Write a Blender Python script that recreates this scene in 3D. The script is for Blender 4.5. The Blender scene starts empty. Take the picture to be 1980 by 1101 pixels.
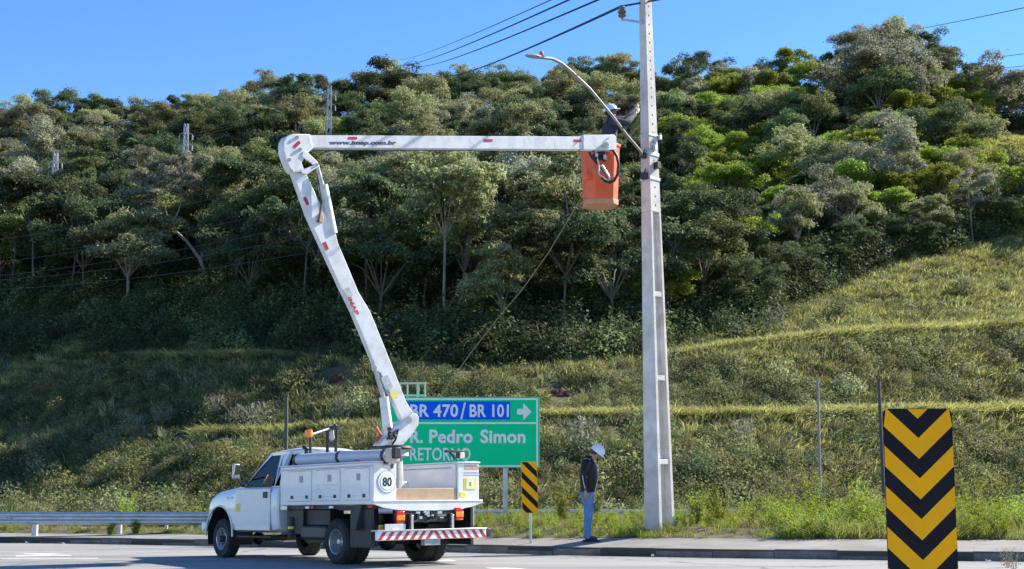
import bpy, bmesh, math, random
import numpy as np
from mathutils import Vector, Matrix, Euler

R = math.radians
random.seed(7)
rng = np.random.default_rng(11)
scene = bpy.context.scene
COL = scene.collection

# ------------------------------------------------------------------ camera, sky, sun, exposure
F, HOR, CAMH = 2578.0, 937.0, 1.16            # focal length and horizon row in photo pixels (1980 wide), lens height
PITCH = math.atan((HOR - 550.5) / F)
CP, SP = math.cos(PITCH), math.sin(PITCH)
cam_data = bpy.data.cameras.new('camera')
cam_data.sensor_width = 36.0
cam_data.lens = F / 1980.0 * 36.0
cam_data.clip_start = 0.1
cam_data.clip_end = 6000
cam = bpy.data.objects.new('camera', cam_data)
COL.objects.link(cam)
cam.location = (0, 0, CAMH)
cam.rotation_euler = (math.pi / 2 + PITCH, 0, 0)
scene.camera = cam

SUN_EL = R(36)
SUN_AZ = math.atan2(0.88, 0.475)              # from +Y (away from the lens) towards +X
SUNV = Vector((math.sin(SUN_AZ) * math.cos(SUN_EL), math.cos(SUN_AZ) * math.cos(SUN_EL), math.sin(SUN_EL)))
world = bpy.data.worlds.new('World')
scene.world = world
world.use_nodes = True
wn = world.node_tree.nodes
wn.clear()
w_out = wn.new('ShaderNodeOutputWorld')
w_bg = wn.new('ShaderNodeBackground')
w_sky = wn.new('ShaderNodeTexSky')
w_sky.sky_type = 'NISHITA'
w_sky.sun_disc = False
w_sky.sun_elevation = SUN_EL
w_sky.sun_rotation = SUN_AZ
w_sky.altitude = 50
w_sky.air_density = 1.0
w_sky.dust_density = 0.0
w_sky.ozone_density = 4.0
w_bg.inputs['Strength'].default_value = 0.105
w_hs = wn.new('ShaderNodeHueSaturation')
w_hs.inputs['Saturation'].default_value = 1.22
w_hs.inputs['Hue'].default_value = 0.509
world.node_tree.links.new(w_sky.outputs[0], w_hs.inputs['Color'])
world.node_tree.links.new(w_hs.outputs[0], w_bg.inputs[0])
world.node_tree.links.new(w_bg.outputs[0], w_out.inputs[0])

sun_data = bpy.data.lights.new('sun', 'SUN')
sun_data.energy = 5.0
sun_data.angle = R(0.5)
sun_data.color = (1.0, 0.92, 0.77)
sun = bpy.data.objects.new('sun', sun_data)
COL.objects.link(sun)
sun.location = (40, 30, 60)
sun.rotation_euler = SUNV.to_track_quat('Z', 'Y').to_euler()

vs = scene.view_settings
vs.view_transform = 'Standard'
vs.look = 'None'
vs.exposure = 1.2
vs.gamma = 1.0
vs.use_curve_mapping = False
scene.cycles.max_bounces = 6
scene.cycles.transparent_max_bounces = 12

# ------------------------------------------------------------------ where a ray of the photograph meets the place
def ray(u, v):
    a = (u - 990.0) / F
    b = (550.5 - v) / F
    return Vector((a, CP - b * SP, SP + b * CP))

def at(u, v, Y):
    d = ray(u, v)
    t = Y / d.y
    return Vector((d.x * t, Y, CAMH + d.z * t))

def elev(v):
    d = ray(990, v)
    return d.z / d.y

def road_z(y):
    return -0.0207 * max(0.0, y - 20.5)

def on_road(u, v, lift=0.0):
    d = ray(u, v)
    lo, hi = 2.0, 80.0
    for _ in range(60):
        m = (lo + hi) / 2
        z = CAMH + d.z / d.y * m
        if z > road_z(m) + lift: lo = m
        else: hi = m
    return at(u, v, lo)

def to_px(P):
    dz = P.z - CAMH
    d = P.y * CP + dz * SP
    return 990 + F * P.x / d, 550.5 - F * (-P.y * SP + dz * CP) / d

# ------------------------------------------------------------------ materials
def nt(name):
    m = bpy.data.materials.new(name)
    m.use_nodes = True
    n = m.node_tree.nodes
    return m, n, m.node_tree.links, n['Principled BSDF']

def mat(name, col, rough=0.5, metal=0.0, var=0.12, scale=6.0, bump=0.0, bscale=None, coat=0.0, dirt=None, dirt_amt=0.0,
        dirt_scale=3.0, spec=None, streak=False, obj_var=0.0):
    """painted or natural surface: base colour with soft mottling, optional stains and fine relief"""
    m, n, l, b = nt(name)
    b.inputs['Roughness'].default_value = rough
    b.inputs['Metallic'].default_value = metal
    if coat: b.inputs['Coat Weight'].default_value = coat
    if spec is not None: b.inputs['Specular IOR Level'].default_value = spec
    tc = n.new('ShaderNodeTexCoord')
    no = n.new('ShaderNodeTexNoise')
    no.inputs['Scale'].default_value = scale
    no.inputs['Detail'].default_value = 6
    l.new(tc.outputs['Object'], no.inputs['Vector'])
    mr = n.new('ShaderNodeMapRange')
    mr.inputs[1].default_value = 0.3; mr.inputs[2].default_value = 0.7
    mr.inputs[3].default_value = 1 - var; mr.inputs[4].default_value = 1 + var
    l.new(no.outputs[0], mr.inputs[0])
    hs = n.new('ShaderNodeHueSaturation')
    hs.inputs['Color'].default_value = (*col, 1)
    if obj_var:
        oi = n.new('ShaderNodeObjectInfo')
        m2 = n.new('ShaderNodeMapRange')
        m2.inputs[3].default_value = 1 - obj_var; m2.inputs[4].default_value = 1 + obj_var
        l.new(oi.outputs['Random'], m2.inputs[0])
        mu = n.new('ShaderNodeMath'); mu.operation = 'MULTIPLY'
        l.new(mr.outputs[0], mu.inputs[0]); l.new(m2.outputs[0], mu.inputs[1])
        l.new(mu.outputs[0], hs.inputs['Value'])
    else:
        l.new(mr.outputs[0], hs.inputs['Value'])
    out = hs.outputs[0]
    if dirt is not None:
        n2 = n.new('ShaderNodeTexNoise')
        n2.inputs['Scale'].default_value = dirt_scale
        n2.inputs['Detail'].default_value = 8
        n2.inputs['Roughness'].default_value = 0.65
        if streak:
            mp = n.new('ShaderNodeMapping')
            mp.inputs['Scale'].default_value = (4, 4, 0.5)
            l.new(tc.outputs['Object'], mp.inputs[0]); l.new(mp.outputs[0], n2.inputs['Vector'])
        else:
            l.new(tc.outputs['Object'], n2.inputs['Vector'])
        r2 = n.new('ShaderNodeMapRange')
        r2.inputs[1].default_value = 0.45; r2.inputs[2].default_value = 0.75
        r2.inputs[3].default_value = 0; r2.inputs[4].default_value = dirt_amt
        l.new(n2.outputs[0], r2.inputs[0])
        mx = n.new('ShaderNodeMix'); mx.data_type = 'RGBA'
        l.new(r2.outputs[0], mx.inputs[0]); l.new(out, mx.inputs[6])
        mx.inputs[7].default_value = (*dirt, 1)
        out = mx.outputs[2]
    l.new(out, b.inputs['Base Color'])
    if bump:
        nb = n.new('ShaderNodeTexNoise')
        nb.inputs['Scale'].default_value = bscale or scale * 6
        nb.inputs['Detail'].default_value = 8
        l.new(tc.outputs['Object'], nb.inputs['Vector'])
        bp = n.new('ShaderNodeBump')
        bp.inputs['Strength'].default_value = bump
        bp.inputs['Distance'].default_value = 0.02
        l.new(nb.outputs[0], bp.inputs['Height'])
        l.new(bp.outputs[0], b.inputs['Normal'])
    return m

def leaf_mat(name, col, col2, trans=0.35, rough=0.6, spec=0.15):
    """leaves: each leaf its own tone between two colours, lets light through"""
    m, n, l, b = nt(name)
    b.inputs['Roughness'].default_value = rough
    b.inputs['Specular IOR Level'].default_value = spec
    geo = n.new('ShaderNodeNewGeometry')
    oi = n.new('ShaderNodeObjectInfo')
    mx = n.new('ShaderNodeMix'); mx.data_type = 'RGBA'
    mx.inputs[6].default_value = (*col, 1); mx.inputs[7].default_value = (*col2, 1)
    l.new(geo.outputs['Random Per Island'], mx.inputs[0])
    hs = n.new('ShaderNodeHueSaturation')
    l.new(mx.outputs[2], hs.inputs['Color'])
    mr = n.new('ShaderNodeMapRange')
    mr.inputs[3].default_value = 0.478; mr.inputs[4].default_value = 0.522
    l.new(oi.outputs['Random'], mr.inputs[0]); l.new(mr.outputs[0], hs.inputs['Hue'])
    mv = n.new('ShaderNodeMath'); mv.operation = 'MULTIPLY_ADD'
    l.new(oi.outputs['Random'], mv.inputs[0]); mv.inputs[1].default_value = 0.8; mv.inputs[2].default_value = 0.72
    l.new(mv.outputs[0], hs.inputs['Value'])
    l.new(hs.outputs[0], b.inputs['Base Color'])
    tr = n.new('ShaderNodeBsdfTranslucent')
    l.new(hs.outputs[0], tr.inputs['Color'])
    ms = n.new('ShaderNodeMixShader')
    ms.inputs[0].default_value = trans
    l.new(b.outputs[0], ms.inputs[1]); l.new(tr.outputs[0], ms.inputs[2])
    l.new(ms.outputs[0], n['Material Output'].inputs['Surface'])
    return m

def glass_mat(name, tint=(0.75, 0.85, 0.85), rough=0.02):
    m, n, l, b = nt(name)
    n.remove(b)
    g = n.new('ShaderNodeBsdfGlossy'); g.inputs['Roughness'].default_value = rough
    t = n.new('ShaderNodeBsdfTransparent'); t.inputs['Color'].default_value = (*tint, 1)
    fr = n.new('ShaderNodeFresnel'); fr.inputs['IOR'].default_value = 1.5
    ms = n.new('ShaderNodeMixShader')
    l.new(fr.outputs[0], ms.inputs[0]); l.new(t.outputs[0], ms.inputs[1]); l.new(g.outputs[0], ms.inputs[2])
    l.new(ms.outputs[0], n['Material Output'].inputs['Surface'])
    return m

# ------------------------------------------------------------------ mesh building
class MB:
    def __init__(self): self.v = []; self.f = []
    def add(self, vs, fs):
        o = len(self.v)
        self.v += [tuple(p) for p in vs]
        self.f += [tuple(i + o for i in q) for q in fs]
        return self
    def box(self, c, s, rot=None):
        x, y, z = s[0] / 2, s[1] / 2, s[2] / 2
        vs = [Vector((a, b, d)) for d in (-z, z) for b in (-y, y) for a in (-x, x)]
        if rot is not None:
            M = rot if isinstance(rot, Matrix) else Euler(rot).to_matrix()
            vs = [M @ p for p in vs]
        c = Vector(c)
        return self.add([p + c for p in vs], [(0, 2, 3, 1), (4, 5, 7, 6), (0, 1, 5, 4), (2, 6, 7, 3), (0, 4, 6, 2), (1, 3, 7, 5)])
    def span(self, lo, hi):
        return self.box([(a + b) / 2 for a, b in zip(lo, hi)], [abs(b - a) for a, b in zip(lo, hi)])
    def prism(self, pts, off):
        """closed 3-D polygon pts swept by the vector off"""
        n = len(pts); off = Vector(off)
        a = [Vector(p) for p in pts]
        return self.add(a + [p + off for p in a],
                        [tuple(range(n - 1, -1, -1)), tuple(range(n, 2 * n))] + [(i, (i + 1) % n, (i + 1) % n + n, i + n) for i in range(n)])
    def tube(self, pts, r, n=10, caps=True):
        """round bar along pts; r a number or one radius per point"""
        pts = [Vector(p) for p in pts]
        rs = [r] * len(pts) if isinstance(r, (int, float)) else list(r)
        ref = None; rings = []
        for i, p in enumerate(pts):
            d = (pts[min(i + 1, len(pts) - 1)] - pts[max(i - 1, 0)]).normalized()
            if ref is None:
                ref = d.orthogonal().normalized()
            ref = (ref - d * ref.dot(d))
            ref = ref.normalized() if ref.length > 1e-6 else d.orthogonal().normalized()
            s = d.cross(ref)
            rings.append([p + (ref * math.cos(2 * math.pi * k / n) + s * math.sin(2 * math.pi * k / n)) * rs[i] for k in range(n)])
        vs = [q for g in rings for q in g]; fs = []
        for i in range(len(pts) - 1):
            for k in range(n):
                fs.append((i * n + k, i * n + (k + 1) % n, (i + 1) * n + (k + 1) % n, (i + 1) * n + k))
        if caps:
            fs.append(tuple(range(n - 1, -1, -1))); fs.append(tuple(range((len(pts) - 1) * n, len(pts) * n)))
        return self.add(vs, fs)
    def lathe(self, prof, c, axis='y', n=24):
        """profile (radius, along) turned about an axis through c"""
        vs = []; fs = []; c = Vector(c)
        for (r, t) in prof:
            for k in range(n):
                a = 2 * math.pi * k / n
                p = {'y': (r * math.cos(a), t, r * math.sin(a)), 'z': (r * math.cos(a), r * math.sin(a), t), 'x': (t, r * math.cos(a), r * math.sin(a))}[axis]
                vs.append(c + Vector(p))
        for i in range(len(prof) - 1):
            for k in range(n):
                fs.append((i * n + k, i * n + (k + 1) % n, (i + 1) * n + (k + 1) % n, (i + 1) * n + k))
        return self.add(vs, fs)
    def sphere(self, c, r, n=10, m=7, s=(1, 1, 1)):
        prof = [(max(1e-4, math.sin(math.pi * i / m)), -math.cos(math.pi * i / m)) for i in range(m + 1)]
        vs = []; fs = []
        for (rr, t) in prof:
            for k in range(n):
                a = 2 * math.pi * k / n
                vs.append((c[0] + r * s[0] * rr * math.cos(a), c[1] + r * s[1] * rr * math.sin(a), c[2] + r * s[2] * t))
        for i in range(m):
            for k in range(n):
                fs.append((i * n + k, i * n + (k + 1) % n, (i + 1) * n + (k + 1) % n, (i + 1) * n + k))
        return self.add(vs, fs)
    def tf(self, M):
        self.v = [tuple(M @ Vector(p)) for p in self.v]
        return self
    def mesh(self, name, m, smooth=None):
        me = bpy.data.meshes.new(name)
        me.from_pydata(self.v, [], self.f)
        bm = bmesh.new(); bm.from_mesh(me)
        bmesh.ops.recalc_face_normals(bm, faces=bm.faces)
        bm.to_mesh(me); bm.free()
        if m is not None: me.materials.append(m)
        if smooth:
            for p in me.polygons: p.use_smooth = True
            me.set_sharp_from_angle(angle=R(smooth))
        return me
    def build(self, name, m, parent=None, bevel=0.0, smooth=None, segs=2):
        o = bpy.data.objects.new(name, self.mesh(name, m, smooth or (35 if bevel else None)))
        COL.objects.link(o)
        if parent is not None: o.parent = parent
        if bevel:
            bv = o.modifiers.new('edges', 'BEVEL')
            bv.width = bevel; bv.segments = segs; bv.limit_method = 'ANGLE'; bv.angle_limit = R(40)
        return o

def from_np(name, V, Fq, m, parent=None, link=True):
    me = bpy.data.meshes.new(name)
    me.from_pydata(V.tolist() if hasattr(V, 'tolist') else V, [], Fq.tolist() if hasattr(Fq, 'tolist') else Fq)
    if m is not None: me.materials.append(m)
    o = bpy.data.objects.new(name, me)
    if link: COL.objects.link(o)
    if parent is not None: o.parent = parent
    return o

def tag(o, label=None, cat=None, group=None, kind=None):
    if label: o['label'] = label
    if cat: o['category'] = cat
    if group: o['group'] = group
    if kind: o['kind'] = kind
    return o

def empty(name, loc, rot=(0, 0, 0)):
    o = bpy.data.objects.new(name, None)
    COL.objects.link(o)
    o.empty_display_size = 0.3
    o.location = loc; o.rotation_euler = rot
    return o

def rootmat(o):
    return Matrix.LocRotScale(o.location, o.rotation_euler, o.scale)

def text_mesh(s, size, bold=0.0, extrude=0.002, align='LEFT', spacing=1.0, shear=0.0):
    cu = bpy.data.curves.new('lettering', 'FONT')
    cu.body = s; cu.size = size; cu.offset = bold; cu.extrude = extrude
    cu.align_x = align; cu.align_y = 'CENTER'; cu.space_character = spacing; cu.shear = shear
    cu.resolution_u = 4
    o = bpy.data.objects.new('lettering', cu)
    COL.objects.link(o)
    dg = bpy.context.evaluated_depsgraph_get()
    dg.update()
    me = bpy.data.meshes.new_from_object(o.evaluated_get(dg))
    bpy.data.objects.remove(o); bpy.data.curves.remove(cu)
    return me

def text_obj(s, size, m, parent, M, width=None, **k):
    """lettering as its own flat mesh; M places it (text lies in its local XY), width stretches it to a length"""
    me = text_mesh(s, size, **k)
    xs = [p.co.x for p in me.vertices]
    ys = [p.co.y for p in me.vertices]
    cx, cy = (min(xs) + max(xs)) / 2, (min(ys) + max(ys)) / 2
    kx = width / (max(xs) - min(xs)) if width else 1.0
    me.transform(M @ Matrix.Diagonal((kx, 1, 1, 1)) @ Matrix.Translation((-cx, -cy, 0)))
    me.materials.clear(); me.materials.append(m)
    o = bpy.data.objects.new('lettering', me)
    COL.objects.link(o); o.parent = parent
    return o

def frame_matrix(origin, xdir, ydir):
    x = Vector(xdir).normalized(); y = (Vector(ydir) - x * Vector(ydir).dot(x)).normalized(); z = x.cross(y)
    M = Matrix((x, y, z)).transposed().to_4x4()
    M.translation = Vector(origin)
    return M

def scatter(name, pts, rots, scls, idx, protos, kind='stuff'):
    """one object whose points carry instances of the given clumps (geometry nodes)"""
    me = bpy.data.meshes.new(name)
    me.from_pydata([tuple(p) for p in pts], [], [])
    N = len(pts)
    a = me.attributes.new('rot', 'FLOAT_VECTOR', 'POINT'); a.data.foreach_set('vector', np.asarray(rots, dtype=np.float32).ravel())
    a = me.attributes.new('scl', 'FLOAT_VECTOR', 'POINT')
    s = np.asarray(scls, dtype=np.float32)
    if s.ndim == 1: s = np.repeat(s[:, None], 3, 1)
    a.data.foreach_set('vector', s.ravel())
    a = me.attributes.new('pick', 'INT', 'POINT'); a.data.foreach_set('value', np.asarray(idx, dtype=np.int32))
    o = bpy.data.objects.new(name, me)
    COL.objects.link(o)
    g = bpy.data.node_groups.new(name, 'GeometryNodeTree')
    g.interface.new_socket('Geometry', in_out='INPUT', socket_type='NodeSocketGeometry')
    g.interface.new_socket('Geometry', in_out='OUTPUT', socket_type='NodeSocketGeometry')
    n, l = g.nodes, g.links
    gi, go = n.new('NodeGroupInput'), n.new('NodeGroupOutput')
    m2p = n.new('GeometryNodeMeshToPoints')
    l.new(gi.outputs[0], m2p.inputs[0])
    iop = n.new('GeometryNodeInstanceOnPoints')
    l.new(m2p.outputs[0], iop.inputs['Points'])
    jn = n.new('GeometryNodeJoinGeometry')
    for p in reversed(protos):
        oi = n.new('GeometryNodeObjectInfo')
        oi.inputs['Object'].default_value = p
        oi.inputs['As Instance'].default_value = True
        l.new(oi.outputs['Geometry'], jn.inputs[0])
    l.new(jn.outputs[0], iop.inputs['Instance'])
    iop.inputs['Pick Instance'].default_value = True
    def attr(nm, t):
        q = n.new('GeometryNodeInputNamedAttribute'); q.data_type = t; q.inputs['Name'].default_value = nm
        return q.outputs['Attribute']
    l.new(attr('pick', 'INT'), iop.inputs['Instance Index'])
    l.new(attr('rot', 'FLOAT_VECTOR'), iop.inputs['Rotation'])
    l.new(attr('scl', 'FLOAT_VECTOR'), iop.inputs['Scale'])
    l.new(iop.outputs[0], go.inputs[0])
    md = o.modifiers.new('scatter', 'NODES'); md.node_group = g
    o['kind'] = kind
    return o
# ------------------------------------------------------------------ the land: road, kerb, footway, verge, far road, hillside
def asphalt(name, base, patch=0.2):
    m, n, l, b = nt(name)
    b.inputs['Roughness'].default_value = 0.85
    tc = n.new('ShaderNodeTexCoord')
    fine = n.new('ShaderNodeTexNoise'); fine.inputs['Scale'].default_value = 60; fine.inputs['Detail'].default_value = 4
    big = n.new('ShaderNodeTexNoise'); big.inputs['Scale'].default_value = 0.45; big.inputs['Detail'].default_value = 7
    mp = n.new('ShaderNodeMapping'); mp.inputs['Scale'].default_value = (0.22, 1.9, 1)
    l.new(tc.outputs['Object'], mp.inputs[0]); l.new(mp.outputs[0], big.inputs['Vector'])
    l.new(tc.outputs['Object'], fine.inputs['Vector'])
    cr = n.new('ShaderNodeTexVoronoi'); cr.feature = 'DISTANCE_TO_EDGE'; cr.inputs['Scale'].default_value = 0.22
    dn = n.new('ShaderNodeTexNoise'); dn.inputs['Scale'].default_value = 1.2; dn.inputs['Detail'].default_value = 5
    l.new(tc.outputs['Object'], dn.inputs['Vector'])
    va = n.new('ShaderNodeVectorMath'); va.operation = 'ADD'
    l.new(tc.outputs['Object'], va.inputs[0]); l.new(dn.outputs['Color'], va.inputs[1]); l.new(va.outputs[0], cr.inputs['Vector'])
    mc = n.new('ShaderNodeMapRange'); mc.inputs[1].default_value = 0.0; mc.inputs[2].default_value = 0.012
    mc.inputs[3].default_value = 0.4; mc.inputs[4].default_value = 1.0
    l.new(cr.outputs['Distance'], mc.inputs[0])
    m1 = n.new('ShaderNodeMapRange'); m1.inputs[1].default_value = 0.3; m1.inputs[2].default_value = 0.7
    m1.inputs[3].default_value = 0.8; m1.inputs[4].default_value = 1.2; l.new(fine.outputs[0], m1.inputs[0])
    m2 = n.new('ShaderNodeMapRange'); m2.inputs[1].default_value = 0.35; m2.inputs[2].default_value = 0.65
    m2.inputs[3].default_value = 1 - patch; m2.inputs[4].default_value = 1 + patch; l.new(big.outputs[0], m2.inputs[0])
    u1 = n.new('ShaderNodeMath'); u1.operation = 'MULTIPLY'; l.new(m1.outputs[0], u1.inputs[0]); l.new(m2.outputs[0], u1.inputs[1])
    u2 = n.new('ShaderNodeMath'); u2.operation = 'MULTIPLY'; l.new(u1.outputs[0], u2.inputs[0]); l.new(mc.outputs[0], u2.inputs[1])
    hs = n.new('ShaderNodeHueSaturation'); hs.inputs['Color'].default_value = (*base, 1); l.new(u2.outputs[0], hs.inputs['Value'])
    l.new(hs.outputs[0], b.inputs['Base Color'])
    bp = n.new('ShaderNodeBump'); bp.inputs['Strength'].default_value = 0.35; bp.inputs['Distance'].default_value = 0.01
    l.new(fine.outputs[0], bp.inputs['Height']); l.new(bp.outputs[0], b.inputs['Normal'])
    return m

M_road = asphalt('road_asphalt', (0.25, 0.245, 0.235))
M_far_road = asphalt('far_road_asphalt', (0.11, 0.11, 0.11))
M_walk = mat('footway_concrete', (0.235, 0.225, 0.205), rough=0.9, var=0.2, scale=1.4, bump=0.4, bscale=40, dirt=(0.16, 0.14, 0.11), dirt_amt=0.6, dirt_scale=1.5)
M_kerb = mat('kerb_concrete', (0.15, 0.145, 0.14), rough=0.9, var=0.25, scale=3, bump=0.5, bscale=30, dirt=(0.06, 0.055, 0.05), dirt_amt=0.8, dirt_scale=4)
M_joint = mat('kerb_joint', (0.05, 0.05, 0.045), rough=0.95)
M_verge = mat('verge_soil', (0.10, 0.085, 0.045), rough=0.95, var=0.35, scale=2.0, bump=0.6, bscale=12)
M_paint = mat('road_paint', (0.62, 0.61, 0.57), rough=0.7, var=0.15, scale=5, dirt=(0.24, 0.23, 0.21), dirt_amt=1.0, dirt_scale=9)
M_soil = mat('red_soil', (0.10, 0.038, 0.020), rough=0.95, var=0.35, scale=1.5, bump=0.8, bscale=4)

def hill_mat():
    m, n, l, b = nt('hillside_ground')
    b.inputs['Roughness'].default_value = 0.95
    tc = n.new('ShaderNodeTexCoord')
    a = n.new('ShaderNodeTexNoise'); a.inputs['Scale'].default_value = 0.14; a.inputs['Detail'].default_value = 9; a.inputs['Roughness'].default_value = 0.65
    c = n.new('ShaderNodeTexNoise'); c.inputs['Scale'].default_value = 1.1; c.inputs['Detail'].default_value = 8; c.inputs['Roughness'].default_value = 0.7
    l.new(tc.outputs['Object'], a.inputs['Vector']); l.new(tc.outputs['Object'], c.inputs['Vector'])
    r = n.new('ShaderNodeValToRGB')
    r.color_ramp.elements[0].position = 0.34; r.color_ramp.elements[0].color = (0.055, 0.068, 0.024, 1)
    r.color_ramp.elements[1].position = 0.66; r.color_ramp.elements[1].color = (0.125, 0.125, 0.050, 1)
    l.new(a.outputs[0], r.inputs[0])
    mr = n.new('ShaderNodeMapRange'); mr.inputs[1].default_value = 0.3; mr.inputs[2].default_value = 0.7
    mr.inputs[3].default_value = 0.6; mr.inputs[4].default_value = 1.35
    l.new(c.outputs[0], mr.inputs[0])
    hs = n.new('ShaderNodeHueSaturation'); l.new(r.outputs[0], hs.inputs['Color']); l.new(mr.outputs[0], hs.inputs['Value'])
    va = n.new('ShaderNodeVertexColor'); va.layer_name = 'dryness'
    mxd = n.new('ShaderNodeMix'); mxd.data_type = 'RGBA'; l.new(va.outputs['Color'], mxd.inputs[0]); l.new(hs.outputs[0], mxd.inputs[6])
    h2 = n.new('ShaderNodeHueSaturation'); h2.inputs['Color'].default_value = (0.34, 0.32, 0.115, 1); l.new(mr.outputs[0], h2.inputs['Value']); l.new(h2.outputs[0], mxd.inputs[7])
    l.new(mxd.outputs[2], b.inputs['Base Color'])
    bp = n.new('ShaderNodeBump'); bp.inputs['Strength'].default_value = 0.9; bp.inputs['Distance'].default_value = 0.4
    l.new(c.outputs[0], bp.inputs['Height']); l.new(bp.outputs[0], b.inputs['Normal'])
    return m
M_hill = hill_mat()

# the ground sheet under everything, out to the horizon
g = MB(); g.add([(-3500, -3500, -1.6), (3500, -3500, -1.6), (3500, 3500, -1.6), (-3500, 3500, -1.6)], [(0, 1, 2, 3)])
tag(g.build('ground', M_verge), kind='structure')

# kerb line, read along its foot
kerb_px = [(-420, 1042), (-200, 1046), (0, 1050), (200, 1053), (390, 1056.5), (640, 1062), (900, 1069.5), (1140, 1075.5), (1400, 1080), (1700, 1084), (1980, 1087), (2300, 1090)]
kerb_pts = [on_road(u, v) for u, v in kerb_px]
def resample(pts, step):
    d = [0.0]
    for a, b in zip(pts, pts[1:]): d.append(d[-1] + (Vector(b) - Vector(a)).length)
    n = max(2, int(d[-1] / step) + 1)
    t = np.linspace(0, d[-1], n)
    A = np.array([tuple(p) for p in pts])
    return [Vector((np.interp(q, d, A[:, 0]), np.interp(q, d, A[:, 1]), np.interp(q, d, A[:, 2]))) for q in t]
kx = np.array([p.x for p in kerb_pts]); ky = np.array([p.y for p in kerb_pts])
def kerb_y(x): return float(np.interp(x, kx, ky))
KH, KW = 0.15, 0.16

# carriageway: one sheet from behind the lens to the kerb, falling gently to the gutter
rm = MB()
ys = [-14, 0, 8, 14, 18, 20.5]
xs = np.linspace(-26, 26, 53)
vs_ = []
for x in xs:
    yk = kerb_y(x) + 0.06
    col = ys[:-1] + [min(20.5, yk - 0.02)] + [20.5 + (yk - 20.5) * t if yk > 20.5 else yk for t in (0.5, 1.0)]
    col = sorted(col)
    for y in col: vs_.append((x, y, road_z(y)))
nc = 8
fs_ = [(i * nc + j, (i + 1) * nc + j, (i + 1) * nc + j + 1, i * nc + j + 1) for i in range(len(xs) - 1) for j in range(nc - 1)]
rm.add(vs_, fs_)
tag(rm.build('road', M_road), kind='structure')

# kerb: a recessed core with the separate stones proud of it
kl = resample(kerb_pts, 1.0)
core = MB()
for a, b in zip(kl, kl[1:]):
    d = (b - a).normalized(); nrm = Vector((-d.y, d.x, 0))
    q = [a + nrm * 0.012, b + nrm * 0.012, b + nrm * (KW - 0.012), a + nrm * (KW - 0.012)]
    core.prism([p - Vector((0, 0, 0.2)) for p in q], (0, 0, 0.2 + KH - 0.012))
kerb = core.build('kerb', M_joint)
tag(kerb, kind='structure')
for a, b in zip(kl, kl[1:]):
    d = (b - a).normalized(); nrm = Vector((-d.y, d.x, 0)); L = (b - a).length
    g_ = 0.008; w = rng.uniform(-0.006, 0.006); hgt = KH + rng.uniform(-0.008, 0.006)
    k = MB()
    p0, p1 = a + d * g_ + nrm * w, b - d * g_ + nrm * w
    prof = [(0, -0.2), (0.015, hgt - 0.03), (0.035, hgt), (KW, hgt), (KW, -0.2)]
    k.prism([p0 + nrm * t + Vector((0, 0, z)) for t, z in prof], p1 - p0)
    k.build('kerb_stone', M_kerb, kerb)

# footway behind the kerb, and the verge that swells up behind it
def kerb_back(x): return kerb_y(x) + KW
vback_u = [-420, 0, 390, 900, 1140, 1500, 1980, 2300]; vback_v = [1026, 1031, 1034, 1040, 1041, 1041.5, 1044, 1046]
wb = []
for x in np.linspace(-27, 27, 109):
    y = kerb_back(x) + (1.25 if x < 3 else 1.25 + 0.18 * (x - 3)); z = 0.1
    for _ in range(4):
        u = to_px(Vector((x, y, z)))[0]; z = at(u, float(np.interp(u, vback_u, vback_v)), y).z
    wb.append(Vector((x, y, max(z, road_z(kerb_y(x)) + KH))))
wbx = np.array([p.x for p in wb]); wby = np.array([p.y for p in wb])
def walk_y(x): return float(np.interp(x, wbx, wby))
def kerb_top(x): return road_z(kerb_y(x)) + KH - 0.006
wbz = np.array([p.z for p in wb])
def walk_z(x, y):
    y1 = max(walk_y(x), kerb_back(x) + 0.5); z1 = float(np.interp(x, wbx, wbz)); z0 = kerb_top(x)
    return z0 + (max(z1, z0) - z0) * (y - kerb_back(x)) / (y1 - kerb_back(x))
wk = MB(); vv = []
wxs = np.linspace(-26, 26, 105)
for x in wxs:
    y0, y1 = kerb_back(x), max(walk_y(x), kerb_back(x) + 0.5) + 0.3
    for t in (0, 0.5, 1): vv.append((x, y0 + (y1 - y0) * t, walk_z(x, y0 + (y1 - y0) * t)))
wk.add(vv, [(i * 3 + j, (i + 1) * 3 + j, (i + 1) * 3 + j + 1, i * 3 + j + 1) for i in range(len(wxs) - 1) for j in range(2)])
tag(wk.build('footway', M_walk), kind='structure')

def verge_top(x): return 0.03 + 0.34 / (1 + math.exp(-(x + 2.5) * 1.3))
def verge_z(x, y):
    y0 = max(walk_y(x), kerb_back(x) + 0.5)
    z0 = walk_z(x, y0)
    if y <= y0: return z0 + 0.004 + 0.0 * y
    keys = [(y0, z0 + 0.005), (y0 + 0.4, z0 + 0.05), (y0 + 0.9, max(verge_top(x), z0 + 0.06)), (max(27.5, y0 + 1.6), max(verge_top(x), z0 + 0.06)), (33.0, max(verge_top(x) - 0.05, z0)), (38.5, -0.5), (60, -0.5)]
    for (a, za), (b, zb) in zip(keys, keys[1:]):
        if y <= b: return za + (zb - za) * (y - a) / max(1e-6, b - a) + 0.025 * math.sin(x * 1.9 + y * 2.3) * (1 if y > y0 + 0.3 else 0)
    return -0.5
vg = MB(); vv = []
nrow = 30
for x in wxs * 1.6:
    y0 = max(walk_y(x), kerb_back(x) + 0.5)
    for t in range(nrow):
        q = t / (nrow - 1); y = y0 + (40.5 - y0) * q ** 1.4
        vv.append((x, y, verge_z(x, y)))
vg.add(vv, [(i * nrow + j, (i + 1) * nrow + j, (i + 1) * nrow + j + 1, i * nrow + j + 1) for i in range(len(wxs) - 1) for j in range(nrow - 1)])
tag(vg.build('grass_verge', M_verge, smooth=60), kind='structure')

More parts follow.
